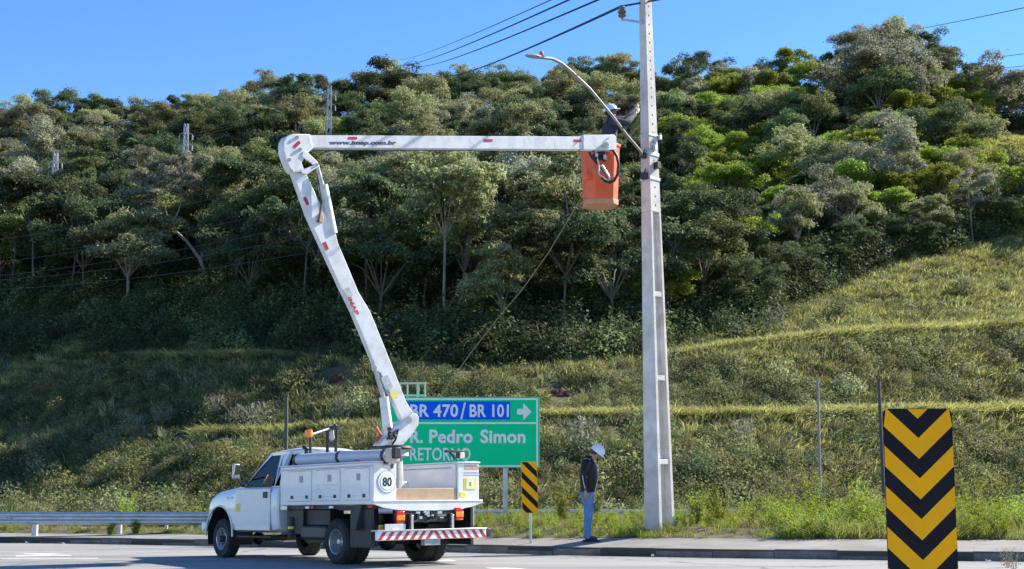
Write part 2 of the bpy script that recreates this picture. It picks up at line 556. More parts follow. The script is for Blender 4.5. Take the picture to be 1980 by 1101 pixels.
fr = MB(); fr.add([(-160, 40.3, -0.49), (160, 40.3, -0.49), (160, 54, -0.49), (-160, 54, -0.49)], [(0, 1, 2, 3)])
tag(fr.build('far_road', M_far_road), kind='structure')

# painted marks: edge line along the gutter, arrow on the left, line right of the lorry
def strip(name, pts_a, pts_b):
    m_ = MB(); n = len(pts_a)
    up = Vector((0, 0, 0.004))
    m_.add([p + up for p in pts_a] + [p + up for p in pts_b], [(i, i + 1, n + i + 1, n + i) for i in range(n - 1)])
    o = m_.build(name, M_paint); tag(o, kind='structure'); return o
el = resample(kerb_pts, 0.8)
def off_pts(dy0): return [Vector((p.x, p.y - dy0, road_z(p.y - dy0))) for p in el]
strip('edge_marking', off_pts(0.30), off_pts(0.18))
def quad_strip(name, px):
    n = len(px) // 2
    return strip(name, [on_road(*p) for p in px[:n]], [on_road(*p) for p in px[n:]])
quad_strip('road_marking', [(838, 1084), (975, 1104), (870, 1083), (1040, 1104)])
quad_strip('arrow_marking', [(30, 1074.5), (135, 1073.5), (30, 1077), (140, 1075.5)])
quad_strip('arrow_marking', [(0, 1079.5), (190, 1079.5), (0, 1081.2), (190, 1081.2)])
quad_strip('arrow_marking', [(22, 1069.5), (128, 1071.2), (75, 1074), (84, 1074.5)])

# ------------------------------------------------------------------ hillside
COLS = [-500, 0, 250, 500, 750, 950, 1250, 1450, 1600, 1720, 1980, 2500]
#        b1a       b2a       edge      f1        f2        f3        crest     (row in the photograph, distance)
HK = {
 -500: [(850, 68), (705, 78), (600, 92), (510, 112), (420, 135), (345, 160), (300, 190)],
 0:    [(845, 68), (695, 79), (600, 92), (510, 112), (420, 135), (340, 160), (292, 190)],
 250:  [(842, 69), (692, 80), (610, 92), (520, 112), (420, 135), (335, 162), (285, 192)],
 500:  [(840, 70), (690, 81), (635, 92), (530, 112), (420, 137), (325, 165), (258, 195)],
 750:  [(822, 72), (705, 83), (655, 95), (545, 116), (420, 142), (315, 170), (240, 200)],
 950:  [(812, 73), (720, 84), (680, 96), (560, 117), (425, 144), (310, 172), (232, 203)],
 1250: [(809, 70), (700, 82), (680, 92), (560, 112), (420, 138), (295, 168), (212, 200)],
 1450: [(806, 68), (672, 80), (635, 92), (525, 110), (400, 136), (290, 165), (215, 196)],
 1600: [(803, 67), (654, 78), (570, 96), (475, 112), (360, 136), (262, 163), (188, 190)],
 1720: [(801, 66), (645, 77), (520, 98), (430, 112), (320, 136), (222, 160), (148, 186)],
 1980: [(797, 65), (633, 75), (462, 98), (395, 112), (330, 132), (275, 152), (238, 176)],
 2500: [(790, 64), (620, 74), (440, 98), (380, 112), (330, 132), (290, 152), (270, 176)],
}
def u2r(u, v=600): d = ray(u, v); return d.x / d.y
col_r = [u2r(u) for u in COLS]
SEG = [6, 9, 3, 9, 3, 10, 10, 10, 10, 10, 3, 3]          # rows in each stretch from the foot upward
SEGN = ['foot', 'slope1', 'bench1', 'slope2', 'bench2', 'slope3', 'wood1', 'wood2', 'wood3', 'wood4', 'back', 'back']
keysY, keysZ = [], []
BACK = {-500: .50, 0: .38, 250: .27, 500: .15, 750: .05, 1250: .04, 1450: .08, 1600: .14, 1720: .19, 1980: .30, 2500: .48}          # the left flank swings away from the road
for u in COLS:
    q = BACK.get(u, 0.0)
    k = [(v, y * (1 + q * w_)) for (v, y), w_ in zip(HK[u], (1, 1, .97, .85, .7, .5, .3))]
    Y = [44.0, 57.5 * (1 + q)]; Z = [-0.55, -0.45]
    (v1, y1), (v2, y2) = k[0], k[1]
    Y += [y1, y1 + 2.2]; z = CAMH + y1 * elev(v1); Z += [z, z + 0.15]
    Y += [y2, y2 + 2.2]; z = CAMH + y2 * elev(v2); Z += [z, z + 0.15]
    for v, y in k[2:]: Y.append(y); Z.append(CAMH + y * elev(v))
    Y += [Y[-1] + 35, Y[-1] + 140]; Z += [Z[-1] - 4, Z[-1] - 45]
    keysY.append(Y); keysZ.append(Z)
keysY, keysZ = np.array(keysY), np.array(keysZ)
def smooth_cols(r, table):
    # cosine-smoothed interpolation between the columns
    out = np.empty(table.shape[1])
    i = int(np.clip(np.searchsorted(col_r, r) - 1, 0, len(col_r) - 2))
    t = (r - col_r[i]) / (col_r[i + 1] - col_r[i]); t = min(max(t, 0), 1)
    t = t * t * (3 - 2 * t) * 0.6 + t * 0.4
    return table[i] * (1 - t) + table[i + 1] * t
from mathutils import noise as mnoise
def hill_point(r, seg, t):
    ky_, kz_ = smooth_cols(r, keysY), smooth_cols(r, keysZ)
    y = ky_[seg] * (1 - t) + ky_[seg + 1] * t
    z = kz_[seg] * (1 - t) + kz_[seg + 1] * t
    x = r * y
    nm = SEGN[seg]
    amp = {'foot': 0.1, 'slope1': 0.55, 'bench1': 0.12, 'slope2': 0.6, 'bench2': 0.12, 'slope3': 0.6}.get(nm, 1.2)
    if nm in ('slope1', 'slope2', 'slope3', 'foot'): amp *= max(0.15, math.sin(math.pi * min(max(t, 0), 1)))
    z += amp * mnoise.noise((x * 0.11, y * 0.16, 3.1)) + amp * 0.5 * mnoise.noise((x * 0.33, y * 0.4, 9.7))
    return Vector((x, y, z))
NR = 230
rs_ = np.linspace(-0.60, 0.60, NR)
rows = [(s, j / n) for s, n in enumerate(SEG) for j in range(n)] + [(len(SEG) - 1, 1.0)]
HV = np.array([tuple(hill_point(r, s, t)) for r in rs_ for (s, t) in rows])
nr = len(rows)
HF = [(i * nr + j, (i + 1) * nr + j, (i + 1) * nr + j + 1, i * nr + j + 1) for i in range(NR - 1) for j in range(nr - 1)]
hill = from_np('hillside', HV, np.array(HF), M_hill)
hu = 990 + F * HV[:, 0] / (HV[:, 1] * CP + (HV[:, 2] - CAMH) * SP)
hseg = np.tile(np.array([s for s, _ in rows]), NR)
dryness = 1 / (1 + np.exp(-(hu - 1420) / 110)) * np.choose(np.minimum(hseg, 6), [0.2, 0.35, 0.6, 0.5, 0.8, 1.0, 0.35])
ca = hill.data.color_attributes.new('dryness', 'FLOAT_COLOR', 'POINT')
ca.data.foreach_set('color', np.stack([dryness] * 3 + [np.ones_like(dryness)], 1).astype(np.float32).ravel())
for p in hill.data.polygons: p.use_smooth = True
tag(hill, kind='structure')
HG = HV.reshape(NR, nr, 3)
row_seg = np.array([s for s, _ in rows])
cell_area = np.linalg.norm(np.cross(HG[1:, :-1] - HG[:-1, :-1], HG[:-1, 1:] - HG[:-1, :-1]), axis=2)
cell_seg = np.repeat(row_seg[None, :-1], NR - 1, 0)
cell_c = (HG[:-1, :-1] + HG[1:, 1:]) / 2
def px_np(P):
    dz = P[..., 2] - CAMH
    d = P[..., 1] * CP + dz * SP
    return 990 + F * P[..., 0] / d, 550.5 - F * (-P[..., 1] * SP + dz * CP) / d
cell_u, cell_v = px_np(cell_c)
def hill_sample(n, weight):
    """n random points on the hill with the given weight per cell"""
    w = (cell_area * weight).ravel(); w = w / w.sum()
    k = rng.choice(len(w), n, p=w)
    i, j = np.unravel_index(k, cell_area.shape)
    a, b = rng.random(n)[:, None], rng.random(n)[:, None]
    return (HG[i, j] * (1 - a) + HG[i + 1, j] * a) * (1 - b) + (HG[i, j + 1] * (1 - a) + HG[i + 1, j + 1] * a) * b
in_view = (cell_u > -430) & (cell_u < 2480)
def hill_hit(u, v):
    """where the photograph's ray meets the hill (nearest cell)"""
    d2 = (cell_u - u) ** 2 + (cell_v - v) ** 2 + cell_c[..., 1] * 0.02
    i, j = np.unravel_index(np.argmin(d2), d2.shape)
    return Vector(cell_c[i, j])

# bare red soil on the cut
def soil_patch(u, v, w, h):
    c = hill_hit(u, v); d2 = Vector((0, 0.75, 0.66)); n = Vector((0, -0.66, 0.75)); N = 26
    ring = lambda q0, up: [c + Vector((1, 0, 0)) * math.cos(2 * math.pi * k / N) * w * q0 * J[k] + d2 * math.sin(2 * math.pi * k / N) * h * q0 * J[k] + n * (up + rng.uniform(-.06, .06)) for k in range(N)]
    J = [0.75 + 0.35 * mnoise.noise((k * 0.9, u, 0)) + rng.uniform(-.12, .12) for k in range(N)]
    m_ = MB(); r1, r2, r3 = ring(1.25, -0.25), ring(0.85, 0.16), ring(0.4, 0.22)
    m_.add(r1 + r2 + r3 + [c + n * 0.2], [(i * N + k, i * N + (k + 1) % N, (i + 1) * N + (k + 1) % N, (i + 1) * N + k) for i in range(2) for k in range(N)] + [(2 * N + k, 2 * N + (k + 1) % N, 3 * N) for k in range(N)])
    tag(m_.build('bare_soil', M_soil), kind='structure')
SOIL = [(370, 670, 0.7, 0.6), (1085, 768, 1.0, 0.7), (652, 738, 0.7, 0.6)]
for a in SOIL: soil_patch(*a)

# ------------------------------------------------------------------ plants
def leaf_cards(C, N, S, wide=0.5, fold=0.15):
    """one folded diamond leaf per centre C, facing N, half-length S"""
    n = len(C)
    N = N / (np.linalg.norm(N, axis=1)[:, None] + 1e-9)
    T = np.cross(N, rng.normal(size=(n, 3))); T /= np.linalg.norm(T, axis=1)[:, None] + 1e-9
    B = np.cross(N, T)
    S = S[:, None]
    V = np.stack([C - T * S, C + B * S * wide + N * S * fold, C + T * S, C - B * S * wide + N * S * fold], 1).reshape(-1, 3)
    return V, np.arange(4 * n).reshape(-1, 4)
def blades(C, D, L, w):
    """grass blades from C along D, length L"""
    n = len(C)
    side = np.cross(D, rng.normal(size=(n, 3))); side /= np.linalg.norm(side, axis=1)[:, None] + 1e-9
    bend = rng.normal(size=(n, 3)) * 0.28; bend[:, 2] = -np.abs(bend[:, 2]) * 0.6
    L = L[:, None]
    V = np.stack([C - side * w, C + side * w, C + D * L * 0.55 + side * w * 0.8, C + D * L * 0.55 - side * w * 0.8, C + (D + bend) * L], 1).reshape(-1, 3)
    i = np.arange(n)[:, None] * 5
    return V, [tuple(q) for q in (i + np.array([[0, 1, 2, 3]])).tolist()] + [tuple(q) for q in (i + np.array([[3, 2, 4]])).tolist()]
def rdir(n):
    d = rng.normal(size=(n, 3)); return d / np.linalg.norm(d, axis=1)[:, None]

M_leaf = {
 'dark':   leaf_mat('dark_leaves', (0.046, 0.076, 0.032), (0.150, 0.182, 0.085), 0.36),
 'mid':    leaf_mat('mid_green_leaves', (0.090, 0.132, 0.045), (0.240, 0.275, 0.110), 0.42),
 'olive':  leaf_mat('olive_leaves', (0.150, 0.165, 0.070), (0.390, 0.395, 0.200), 0.40),
 'grey':   leaf_mat('grey_green_leaves', (0.170, 0.182, 0.115), (0.420, 0.425, 0.300), 0.36),
 'scrub_shade_tone': leaf_mat('shade_toned_scrub_leaves', (0.042, 0.064, 0.026), (0.105, 0.125, 0.050), 0.34),  # scrub darkened in colour to stand in for slope and forest-floor shade
 'bright': leaf_mat('yellow_green_leaves', (0.145, 0.205, 0.024), (0.315, 0.370, 0.068), 0.50),
 'sunny':  leaf_mat('dry_slope_grass', (0.290, 0.300, 0.080), (0.430, 0.415, 0.175), 0.55),
 'palm':   leaf_mat('palm_leaves', (0.080, 0.120, 0.035), (0.150, 0.190, 0.065), 0.30, 0.45, 0.3),
 'lime':   leaf_mat('lime_leaves', (0.20, 0.27, 0.02), (0.28, 0.34, 0.05), 0.5),
 'grass':  leaf_mat('grass_blades', (0.150, 0.210, 0.026), (0.280, 0.300, 0.065), 0.5),
 'dry':    leaf_mat('dry_grass_blades', (0.24, 0.20, 0.09), (0.36, 0.32, 0.16), 0.45),
 'scrub':  leaf_mat('scrub_leaves', (0.105, 0.118, 0.042), (0.275, 0.260, 0.110), 0.42),
 'rim':    leaf_mat('bench_grass', (0.24, 0.25, 0.045), (0.36, 0.35, 0.110), 0.55),
 'twig':   mat('twigs', (0.30, 0.27, 0.21), rough=0.9, var=0.25, scale=3),
}
M_bark = mat('grey_bark', (0.13, 0.115, 0.09), rough=0.9, var=0.3, scale=2, bump=0.5, bscale=10)
M_bark_pale = mat('pale_bark', (0.27, 0.25, 0.21), rough=0.85, var=0.25, scale=2, bump=0.4, bscale=10)

def crown_np(R, H, lobes, per, leaf, shape, gap=0.0):
    """a crown of limbs, each carrying several flattened sprays of leaves, so that gaps and an uneven outline remain"""
    Cs = []; Vs = []; Fs = []; o = 0
    nl = max(6, lobes // 5)
    limbs = []
    while len(limbs) < nl:
        d = rng.normal(size=3); d /= np.linalg.norm(d)
        if shape == 'umbrella':
            r_ = rng.uniform(0.1, 0.8); a = rng.uniform(0, 6.28)
            c = np.array([math.cos(a) * r_ * R, math.sin(a) * r_ * R, H * 0.5 * (1 - r_ * r_ * 0.8) + rng.normal() * H * 0.05])
        elif shape == 'column':
            c = np.array([d[0] * R * 0.5, d[1] * R * 0.5, rng.uniform(-0.45, 0.48) * H])
        else:
            if d[2] < -0.55: continue
            q = rng.uniform(0.5, 0.85)
            c = np.array([d[0] * R * q, d[1] * R * q, d[2] * H * 0.56 * q])
        if limbs and min(np.linalg.norm(c - m) for m in limbs) < R * 0.28: continue
        limbs.append(c)
    for i in range(lobes):
        m = limbs[i % nl]
        c = m + rng.normal(size=3) * np.array([R * 0.2, R * 0.2, R * 0.13]) if i >= nl else m
        rl = R * rng.uniform(0.13, 0.30)
        n = int(per * rng.uniform(0.6, 1.4) * (rl / (R * 0.22)) ** 1.5)
        D = rdir(n); D[:, 2] = np.where(D[:, 2] < -0.3, -D[:, 2] * 0.5, D[:, 2])
        rr = rl * (0.5 + 0.55 * rng.random(n) ** 0.6)
        rr = np.where(rng.random(n) < 0.10, rr * rng.uniform(1.0, 1.55, n), rr)
        P = c + D * rr[:, None] * np.array([1.05, 1.05, 0.8])
        N = D * 0.8 + rng.normal(size=(n, 3)) * 0.6 + np.array([0, 0, 0.45])
        V, Fq = leaf_cards(P, N, leaf * rng.uniform(0.55, 1.4, n), 0.5)
        Vs.append(V); Fs.append(Fq + o); o += len(V)
    return np.concatenate(Vs), np.concatenate(Fs), limbs

def trunk_mb(h, r, tips, lean=0.06, fork=None):
    b = MB()
    base = Vector((0, 0, -1.2)); top = Vector((rng.uniform(-1, 1) * lean * h, rng.uniform(-1, 1) * lean * h, h))
    mid = base.lerp(top, 0.5) + Vector((rng.uniform(-.25, .25), rng.uniform(-.25, .25), 0))
    b.tube([base, mid, top], [r * 1.25, r * 0.9, r * 0.65], 7)
    for t in tips:
        t = Vector(t)
        m_ = top.lerp(t, 0.5) + Vector((0, 0, 0.25 + 0.1 * (t - top).length))
        b.tube([top - Vector((0, 0, 0.2)), m_, t], [r * 0.5, r * 0.32, r * 0.1], 5)
    return b

PROTO = {}
def tree_proto(key, leafk, R, H, h, lobes, per, leaf, shape, bark=None, r=0.16, limbs=6):
    V, Fq, Cs = crown_np(R, H, lobes, per, leaf, shape)
    up = h + H * (0.34 if shape != 'umbrella' else 0.12)
    V = V + np.array([0, 0, up])
    tips = [tuple(c + np.array([0, 0, up])) for c in Cs[:limbs]]
    tr = trunk_mb(h, r, tips)
    me_t = tr.mesh('trunk', bark or M_bark, 50)
    me = bpy.data.meshes.new('crown'); me.from_pydata(V.tolist(), [], Fq.tolist()); me.materials.append(M_leaf[leafk])
    PROTO[key] = (me_t, me, R, h + H)
tree_proto('dark_round', 'dark', 4.3, 7.4, 3.4, 50, 250, 0.14, 'round', None, 0.16, 9)
tree_proto('dark_tall', 'dark', 3.3, 9.5, 3.8, 46, 250, 0.135, 'column', None, 0.16, 9)
tree_proto('mid_round', 'mid', 4.0, 6.8, 3.6, 48, 250, 0.135, 'round', None, 0.16, 9)
tree_proto('mid_umbrella', 'mid', 4.8, 5.4, 4.8, 50, 230, 0.135, 'umbrella', M_bark_pale, 0.16, 9)
tree_proto('olive_round', 'olive', 4.2, 7.0, 3.6, 50, 250, 0.135, 'round', M_bark_pale, 0.16, 9)
tree_proto('olive_open', 'olive', 4.8, 7.0, 4.8, 36, 230, 0.14, 'round', M_bark_pale, 0.18, 9)
tree_proto('grey_round', 'grey', 4.4, 7.2, 3.6, 52, 250, 0.135, 'round', M_bark_pale, 0.16, 9)
tree_proto('grey_open', 'grey', 3.6, 6.6, 4.6, 30, 220, 0.135, 'round', M_bark_pale, 0.15, 7)
tree_proto('bright_umbrella', 'bright', 4.4, 5.2, 3.8, 50, 240, 0.13, 'umbrella', None, 0.16, 9)
tree_proto('bright_round', 'bright', 3.7, 5.8, 3.2, 44, 250, 0.13, 'round', None, 0.15, 8)
tree_proto('edge_dark', 'dark', 3.4, 6.4, 5.6, 40, 240, 0.14, 'round', M_bark, 0.10, 7)
tree_proto('edge_olive', 'olive', 3.4, 6.0, 6.2, 36, 230, 0.135, 'round', M_bark_pale, 0.10, 7)
tree_proto('edge_mid', 'mid', 3.2, 6.2, 5.4, 38, 230, 0.135, 'round', M_bark, 0.09, 7)
def palm_proto(key, leafk, h, L, nfr):
    Vs = []; Fs = []; o = 0
    for k in range(nfr):
        a = 2 * math.pi * k / nfr + rng.uniform(-.2, .2); el = rng.uniform(-0.1, 1.1)
        for q in np.linspace(0.12, 1, 26):
            drop = -1.1 * q * q * L * 0.55
            c = np.array([math.cos(a) * math.cos(el) * q * L, math.sin(a) * math.cos(el) * q * L, h + math.sin(el) * q * L + drop])
            for sgn in (-1, 1):
                d = np.array([-math.sin(a) * sgn, math.cos(a) * sgn, -0.55]); d /= np.linalg.norm(d)
                f_ = np.array([math.cos(a), math.sin(a), -0.2]) * 0.11
                w_ = 0.75 * math.sin(math.pi * min(1, 0.15 + 0.85 * (1 - q))) + 0.15
                Vs += [c - f_ * 0.5, c + f_ * 0.5, c + d * w_ + f_ * 0.6]
                Fs.append((o, o + 1, o + 2)); o += 3
    b = MB(); b.tube([(0, 0, -1.2), (0.1, 0, h * 0.5), (0, 0, h)], [0.16, 0.11, 0.09], 7)
    me = bpy.data.meshes.new('crown'); me.from_pydata([tuple(p) for p in Vs], [], Fs); me.materials.append(M_leaf[leafk])
    PROTO[key] = (b.mesh('trunk', M_bark_pale, 50), me, L, h + 1)
palm_proto('palm', 'palm', 8.5, 2.5, 15)
palm_proto('lime_palm', 'lime', 8.0, 2.0, 15)

def add_tree(key, loc, s=1.0, rz=None, sz=None):
    mt, mc, _, _ = PROTO[key]
    rz = rng.uniform(0, 6.28) if rz is None else rz
    name = 'palm_tree' if 'palm' in key else 'tree'
    root = empty(name, loc, (0, 0, rz)); root.scale = (s, s, sz or s)
    for nm, me in (('trunk', mt), ('crown', mc)):
        o = bpy.data.objects.new(nm, me); COL.objects.link(o); o.parent = root
    return root

# ---- the forest: jittered darts over the wooded part of the hill
wood = np.isin(cell_seg, [6, 7, 8, 9])
clearing = (cell_u > 1890) & (cell_u < 2140) & (cell_v > 262) & (cell_v < 415)
open_patch = clearing & (cell_v < 325)
w_tree = np.where(wood & ~clearing, 1.0, 0.0)
cand = hill_sample(14000, w_tree * np.where(cell_seg == 6, 1.5, 1.0))
placed = []; margin = []
for p in cand:
    y = p[1]; dmin = 2.9 + 0.006 * (y - 95)
    if any((p[0] - q[0]) ** 2 + (p[1] - q[1]) ** 2 < dmin * dmin * 1.45 for q in placed + margin): continue
    u, v = px_np(np.array(p))
    (placed if -90 < u < 2070 else margin).append(p)
KINDS = {
 'dark_round': 'dark green round-crowned tree', 'dark_tall': 'tall narrow dark green tree', 'mid_round': 'leaf-green rounded tree',
 'mid_umbrella': 'green flat-topped tree', 'olive_round': 'olive round-crowned tree', 'olive_open': 'sparse olive tree',
 'grey_round': 'grey-green bushy tree', 'grey_open': 'thin grey-green tree', 'bright_umbrella': 'yellow-green flat-topped tree',
 'edge_dark': 'slim-trunked dark tree', 'edge_olive': 'slim-trunked olive tree', 'edge_mid': 'slim-trunked green tree',
 'bright_round': 'yellow-green rounded tree', 'palm': 'feather-leaved palm', 'lime_palm': 'lime-green palm'}
HZ = [(110, 'by the left edge'), (230, 'by the lowest pale tower'), (360, 'between two small towers'), (470, 'above the truck hood'),
      (560, 'just left of the boom elbow'), (690, 'inside the boom bend'), (830, "above the sign's left half"),
      (960, "above the sign's right half"), (1090, 'left of the orange basket'), (1215, 'behind the basket worker'), (1330, 'beside the concrete pole'),
      (1460, 'just right of the pole'), (1600, 'midway from pole to right edge'), (1720, "left above the chevron board"),
      (1850, "right above the chevron board"), (9999, 'by the right edge')]
VZ = [(170, 'on the skyline'), (255, 'near the hilltop'), (335, 'upper slope'), (415, 'middle slope'), (500, 'lower slope'), (9999, 'at the forest foot')]
trees = []
def pick_kind(u, v, y):
    right = 1 / (1 + math.exp(-(u - 1330) / 90)) * (1 / (1 + math.exp(-(v - 150) / 25)))
    low = 1 / (1 + math.exp(-(v - 520) / 50)) if u < 1350 else 0
    top = 1 if v < 230 else 0
    w = {'dark_round': 2.2 + 2.0 * low, 'dark_tall': 1.6 + 1.5 * low, 'mid_round': 1.8, 'mid_umbrella': 0.5, 'olive_round': 2.3, 'olive_open': 1.6,
         'grey_round': 0.8 + 1.3 * top, 'grey_open': 0.6, 'bright_umbrella': 0.1 + 3.2 * right, 'bright_round': 0.2 + 7.0 * right, 'palm': 0.35, 'lime_palm': 0.0}
    if v < 190: w['bright_umbrella'] = w['bright_round'] = 0.1
    k = list(w); q = np.array([w[i] for i in k]); return k[rng.choice(len(k), p=q / q.sum())]
placed.sort(key=lambda p: p[1])
plan = []
fork_y = hill_hit(402, 566).y
for p in placed:
    u, v = px_np(np.array(p))
    if 305 < u < 450 and p[1] < fork_y + 5: continue
    k = pick_kind(u, v, p[1])
    s = rng.uniform(0.64, 1.0)
    edge_y = float(np.interp(p[0] / p[1], col_r, keysY[:, 6]))
    if u > 1380 and p[1] < edge_y + 7:
        k = ['dark_round', 'bright_round', 'mid_round', 'olive_round', 'dark_round'][rng.integers(0, 5)]; s = rng.uniform(0.36, 0.62)
    elif p[1] < edge_y + 16 and u < 1330 and rng.random() < 0.5:
        k = ['edge_dark', 'edge_olive', 'edge_mid', 'edge_dark'][rng.integers(0, 4)]; s = rng.uniform(0.85, 1.2)
    if u < 1050: s *= 1.12
    if v < 330 and k[:4] != 'edge': s = rng.uniform(0.74, 1.0)
    plan.append((p, k, s))
plan.sort(key=lambda q: q[0][1] / q[2])
for p, k, s in plan[:284]:
    trees.append((add_tree(k, tuple(p), s, None, s * rng.uniform(0.85, 1.08)), k, s))
# the trees the photograph singles out
def hero(k, u, v, s, sz=None, rz=None, label=None):
    t = add_tree(k, hill_hit(u, v), s, rz, sz); trees.append((t, k, s)); 
    if label: t['label'] = label
    return t
hero('grey_round', 1690, 252, 1.65, 1.4, 0.3, 'huge grey-green tree bulging highest on the skyline above the chevron board')
hero('grey_round', 1905, 265, 1.25, 1.2, 1.2, 'large grey-green tree on the skyline just left of the right edge')
hero('lime_palm', 532, 560, 0.8, 1.1, 0.4, 'small lime-green palm left of the upper boom arm')
hero('lime_palm', 1195, 590, 0.7, 0.95, 0.4, 'lime-green palm just under the orange basket')
hero('grey_open', 1886, 480, 0.62, 0.75, 0.4, 'lone slender pale tree standing at the grassy edge above the chevron board')
base_ = hill_hit(402, 566); fy = base_.y
ft = empty('tree', base_); fi = rootmat(ft).inverted(); fm = MB()
fp = lambda u, v, dy=0: fi @ at(u, v, fy + dy)
fm.tube([Vector((0, 0, -1)), fp(394, 520), fp(386, 500)], [.24, .2, .18], 8)
fm.tube([fp(386, 500), fp(362, 468), fp(338, 446), fp(324, 425), fp(318, 395)], [.17, .15, .13, .11, .05], 7)
fm.tube([fp(388, 505), fp(396, 470), fp(404, 440), fp(418, 412)], [.12, .10, .09, .04], 7)
fm.tube([fp(330, 436), fp(345, 410), fp(352, 385)], [.09, .06, .03], 6)
fm.build('trunk', mat('light_bark', (0.42, 0.40, 0.33), rough=0.85, var=0.25, scale=2), ft, smooth=60)
for (u, v, sc3) in ((318, 378, .85), (290, 335, .75), (352, 345, .8), (420, 392, .5)):
    o = bpy.data.objects.new('crown', PROTO['grey_open'][1]); COL.objects.link(o); o.parent = ft
    o.location = fp(u, v) - Vector((0, 0, 6.8 * sc3)); o.scale = (sc3, sc3, sc3); o.rotation_euler = (0, 0, u)
ft['label'] = 'big olive tree with a pale forked trunk leaning left above the truck hood'
trees.append((ft, 'olive_open', 1.0))
hero('grey_open', 30, 560, 1.2, 1.3, 2.0, 'pale drooping tree at the left edge with bare lower trunk')
hero('dark_tall', 575, 290, 1.1, 1.1, 0.2, 'wispy dark treetop poking above the skyline left of the wires')
hero('dark_round', 740, 265, 1.2, 1.2, 0.2, 'dark rounded treetop on the skyline where the wires meet the hill')
seen = {}
for t, k, s in trees:
    bpy.context.view_layer.update()
    break
for t, k, s in trees:
    P = Vector(t.location) + Vector((0, 0, PROTO[k][3] * t.scale[2] * 0.75))
    u, v = to_px(P)
    t['category'] = 'tree'; t['group'] = 'trees of the hillside forest'
    if t.get('label'): continue
    hz = next(n for lim, n in HZ if u < lim); vz = next(n for lim, n in VZ if v < lim)
    seen.setdefault((k, hz, vz), []).append((u, t))
ORD = ['leftmost', 'second from left', 'third from left', 'fourth from left', 'fifth from left', 'sixth from left', 'seventh from left', 'eighth from left', 'ninth from left', 'tenth from left']
for (k, hz, vz), L in seen.items():
    L.sort(key=lambda q: q[0])
    for i, (u, t) in enumerate(L):
        base = f'{KINDS[k]} {vz}, {hz}'
        if len(L) == 2: base += ', ' + ('left one' if i == 0 else 'right one')
        elif len(L) > 2: base += ', ' + (ORD[i] if i < len(L) - 1 else 'rightmost')
        t['label'] = base

# the rest of the wood, smaller in view, as one mass
rest = plan[284:]
kk = [k for k in PROTO]
if rest:
    n = len(rest); ss = np.array([q[2] for q in rest])
    scatter('forest_canopy', [q[0] for q in rest], np.stack([np.zeros(n), np.zeros(n), rng.uniform(0, 6.28, n)], 1), np.stack([ss, ss, ss * rng.uniform(.85, 1.08, n)], 1),
            [kk.index(q[1]) for q in rest], [bpy.data.objects.new('crown_' + k, PROTO[k][1]) for k in kk])
# trees beyond the picture's sides, as one mass
def loose(name, me): return bpy.data.objects.new(name, me)
mk = ['dark_round', 'mid_round', 'olive_round', 'grey_round', 'bright_round', 'dark_tall']
if margin:
    n = len(margin)
    scatter('forest_margin', margin, np.stack([np.zeros(n), np.zeros(n), rng.uniform(0, 6.28, n)], 1), rng.uniform(0.75, 1.15, n),
            rng.integers(0, len(mk), n), [loose('crown_' + k, PROTO[k][1]) for k in mk])

# ---- low plants as instanced clumps
def clump(name, leafk, R, H, n, leaf):
    D = rdir(n); D[:, 2] = np.abs(D[:, 2])
    P = D * (rng.random(n) ** 0.45)[:, None] * np.array([R, R, H])
    V, Fq = leaf_cards(P, D + rng.normal(size=(n, 3)) * 0.7 + np.array([0, 0, .3]), leaf * rng.uniform(0.6, 1.4, n), 0.5)
    return from_np(name, V, Fq, M_leaf[leafk], link=False)
def tuft(name, leafk, R, L, n, w, spread=0.5):
    a = rng.uniform(0, 6.28, n); r = R * np.sqrt(rng.random(n))
    C = np.stack([r * np.cos(a), r * np.sin(a), np.full(n, -0.03)], 1)
    D = np.stack([np.cos(a) * r / R * spread, np.sin(a) * r / R * spread, np.ones(n)], 1) + rng.normal(size=(n, 3)) * 0.22
    D[:, 2] = np.abs(D[:, 2]) + 0.2
    D /= np.linalg.norm(D, axis=1)[:, None]
    V, fs = blades(C, D, L * rng.uniform(0.5, 1.2, n), w)
    return from_np(name, V, fs, M_leaf[leafk], link=False)
def weed(name, leafk, H, stems, nl, leaf):
    """upright leafy weed: thin stems with small leaves"""
    Vs, Ns, Ss = [], [], []; b = MB()
    for s in range(stems):
        a = rng.uniform(0, 6.28); tip = np.array([math.cos(a) * H * rng.uniform(.1, .4), math.sin(a) * H * rng.uniform(.1, .4), H * rng.uniform(.6, 1)])
        t = rng.uniform(0.15, 1, nl)
        P = tip * t[:, None] + rng.normal(size=(nl, 3)) * 0.03
        Vs.append(P); Ns.append(rng.normal(size=(nl, 3)) + np.array([0, 0, .8])); Ss.append(leaf * (1.2 - 0.6 * t))
    V, Fq = leaf_cards(np.concatenate(Vs), np.concatenate(Ns), np.concatenate(Ss), 0.4)
    return from_np(name, V, Fq, M_leaf[leafk], link=False)
def twig_mb(H, n, r=0.02):
    b = MB()
    for k in range(n):
        a = rng.uniform(0, 6.28); e = rng.uniform(0.2, 0.9)
        p0 = Vector((0, 0, -0.1)); p1 = Vector((math.cos(a) * e * H * .4, math.sin(a) * e * H * .4, H * rng.uniform(.4, .6)))
        p2 = p1 + Vector((math.cos(a + rng.uniform(-.8, .8)) * H * .3, math.sin(a + rng.uniform(-.8, .8)) * H * .3, H * rng.uniform(.2, .45)))
        b.tube([p0, p1, p2], [r, r * .7, r * .25], 4, False)
        for q in range(2):
            s_ = p1.lerp(p2, rng.uniform(0, .7)); a2 = rng.uniform(0, 6.28)
            b.tube([s_, s_ + Vector((math.cos(a2) * H * .22, math.sin(a2) * H * .22, H * .2))], [r * .5, r * .15], 3, False)
    return b

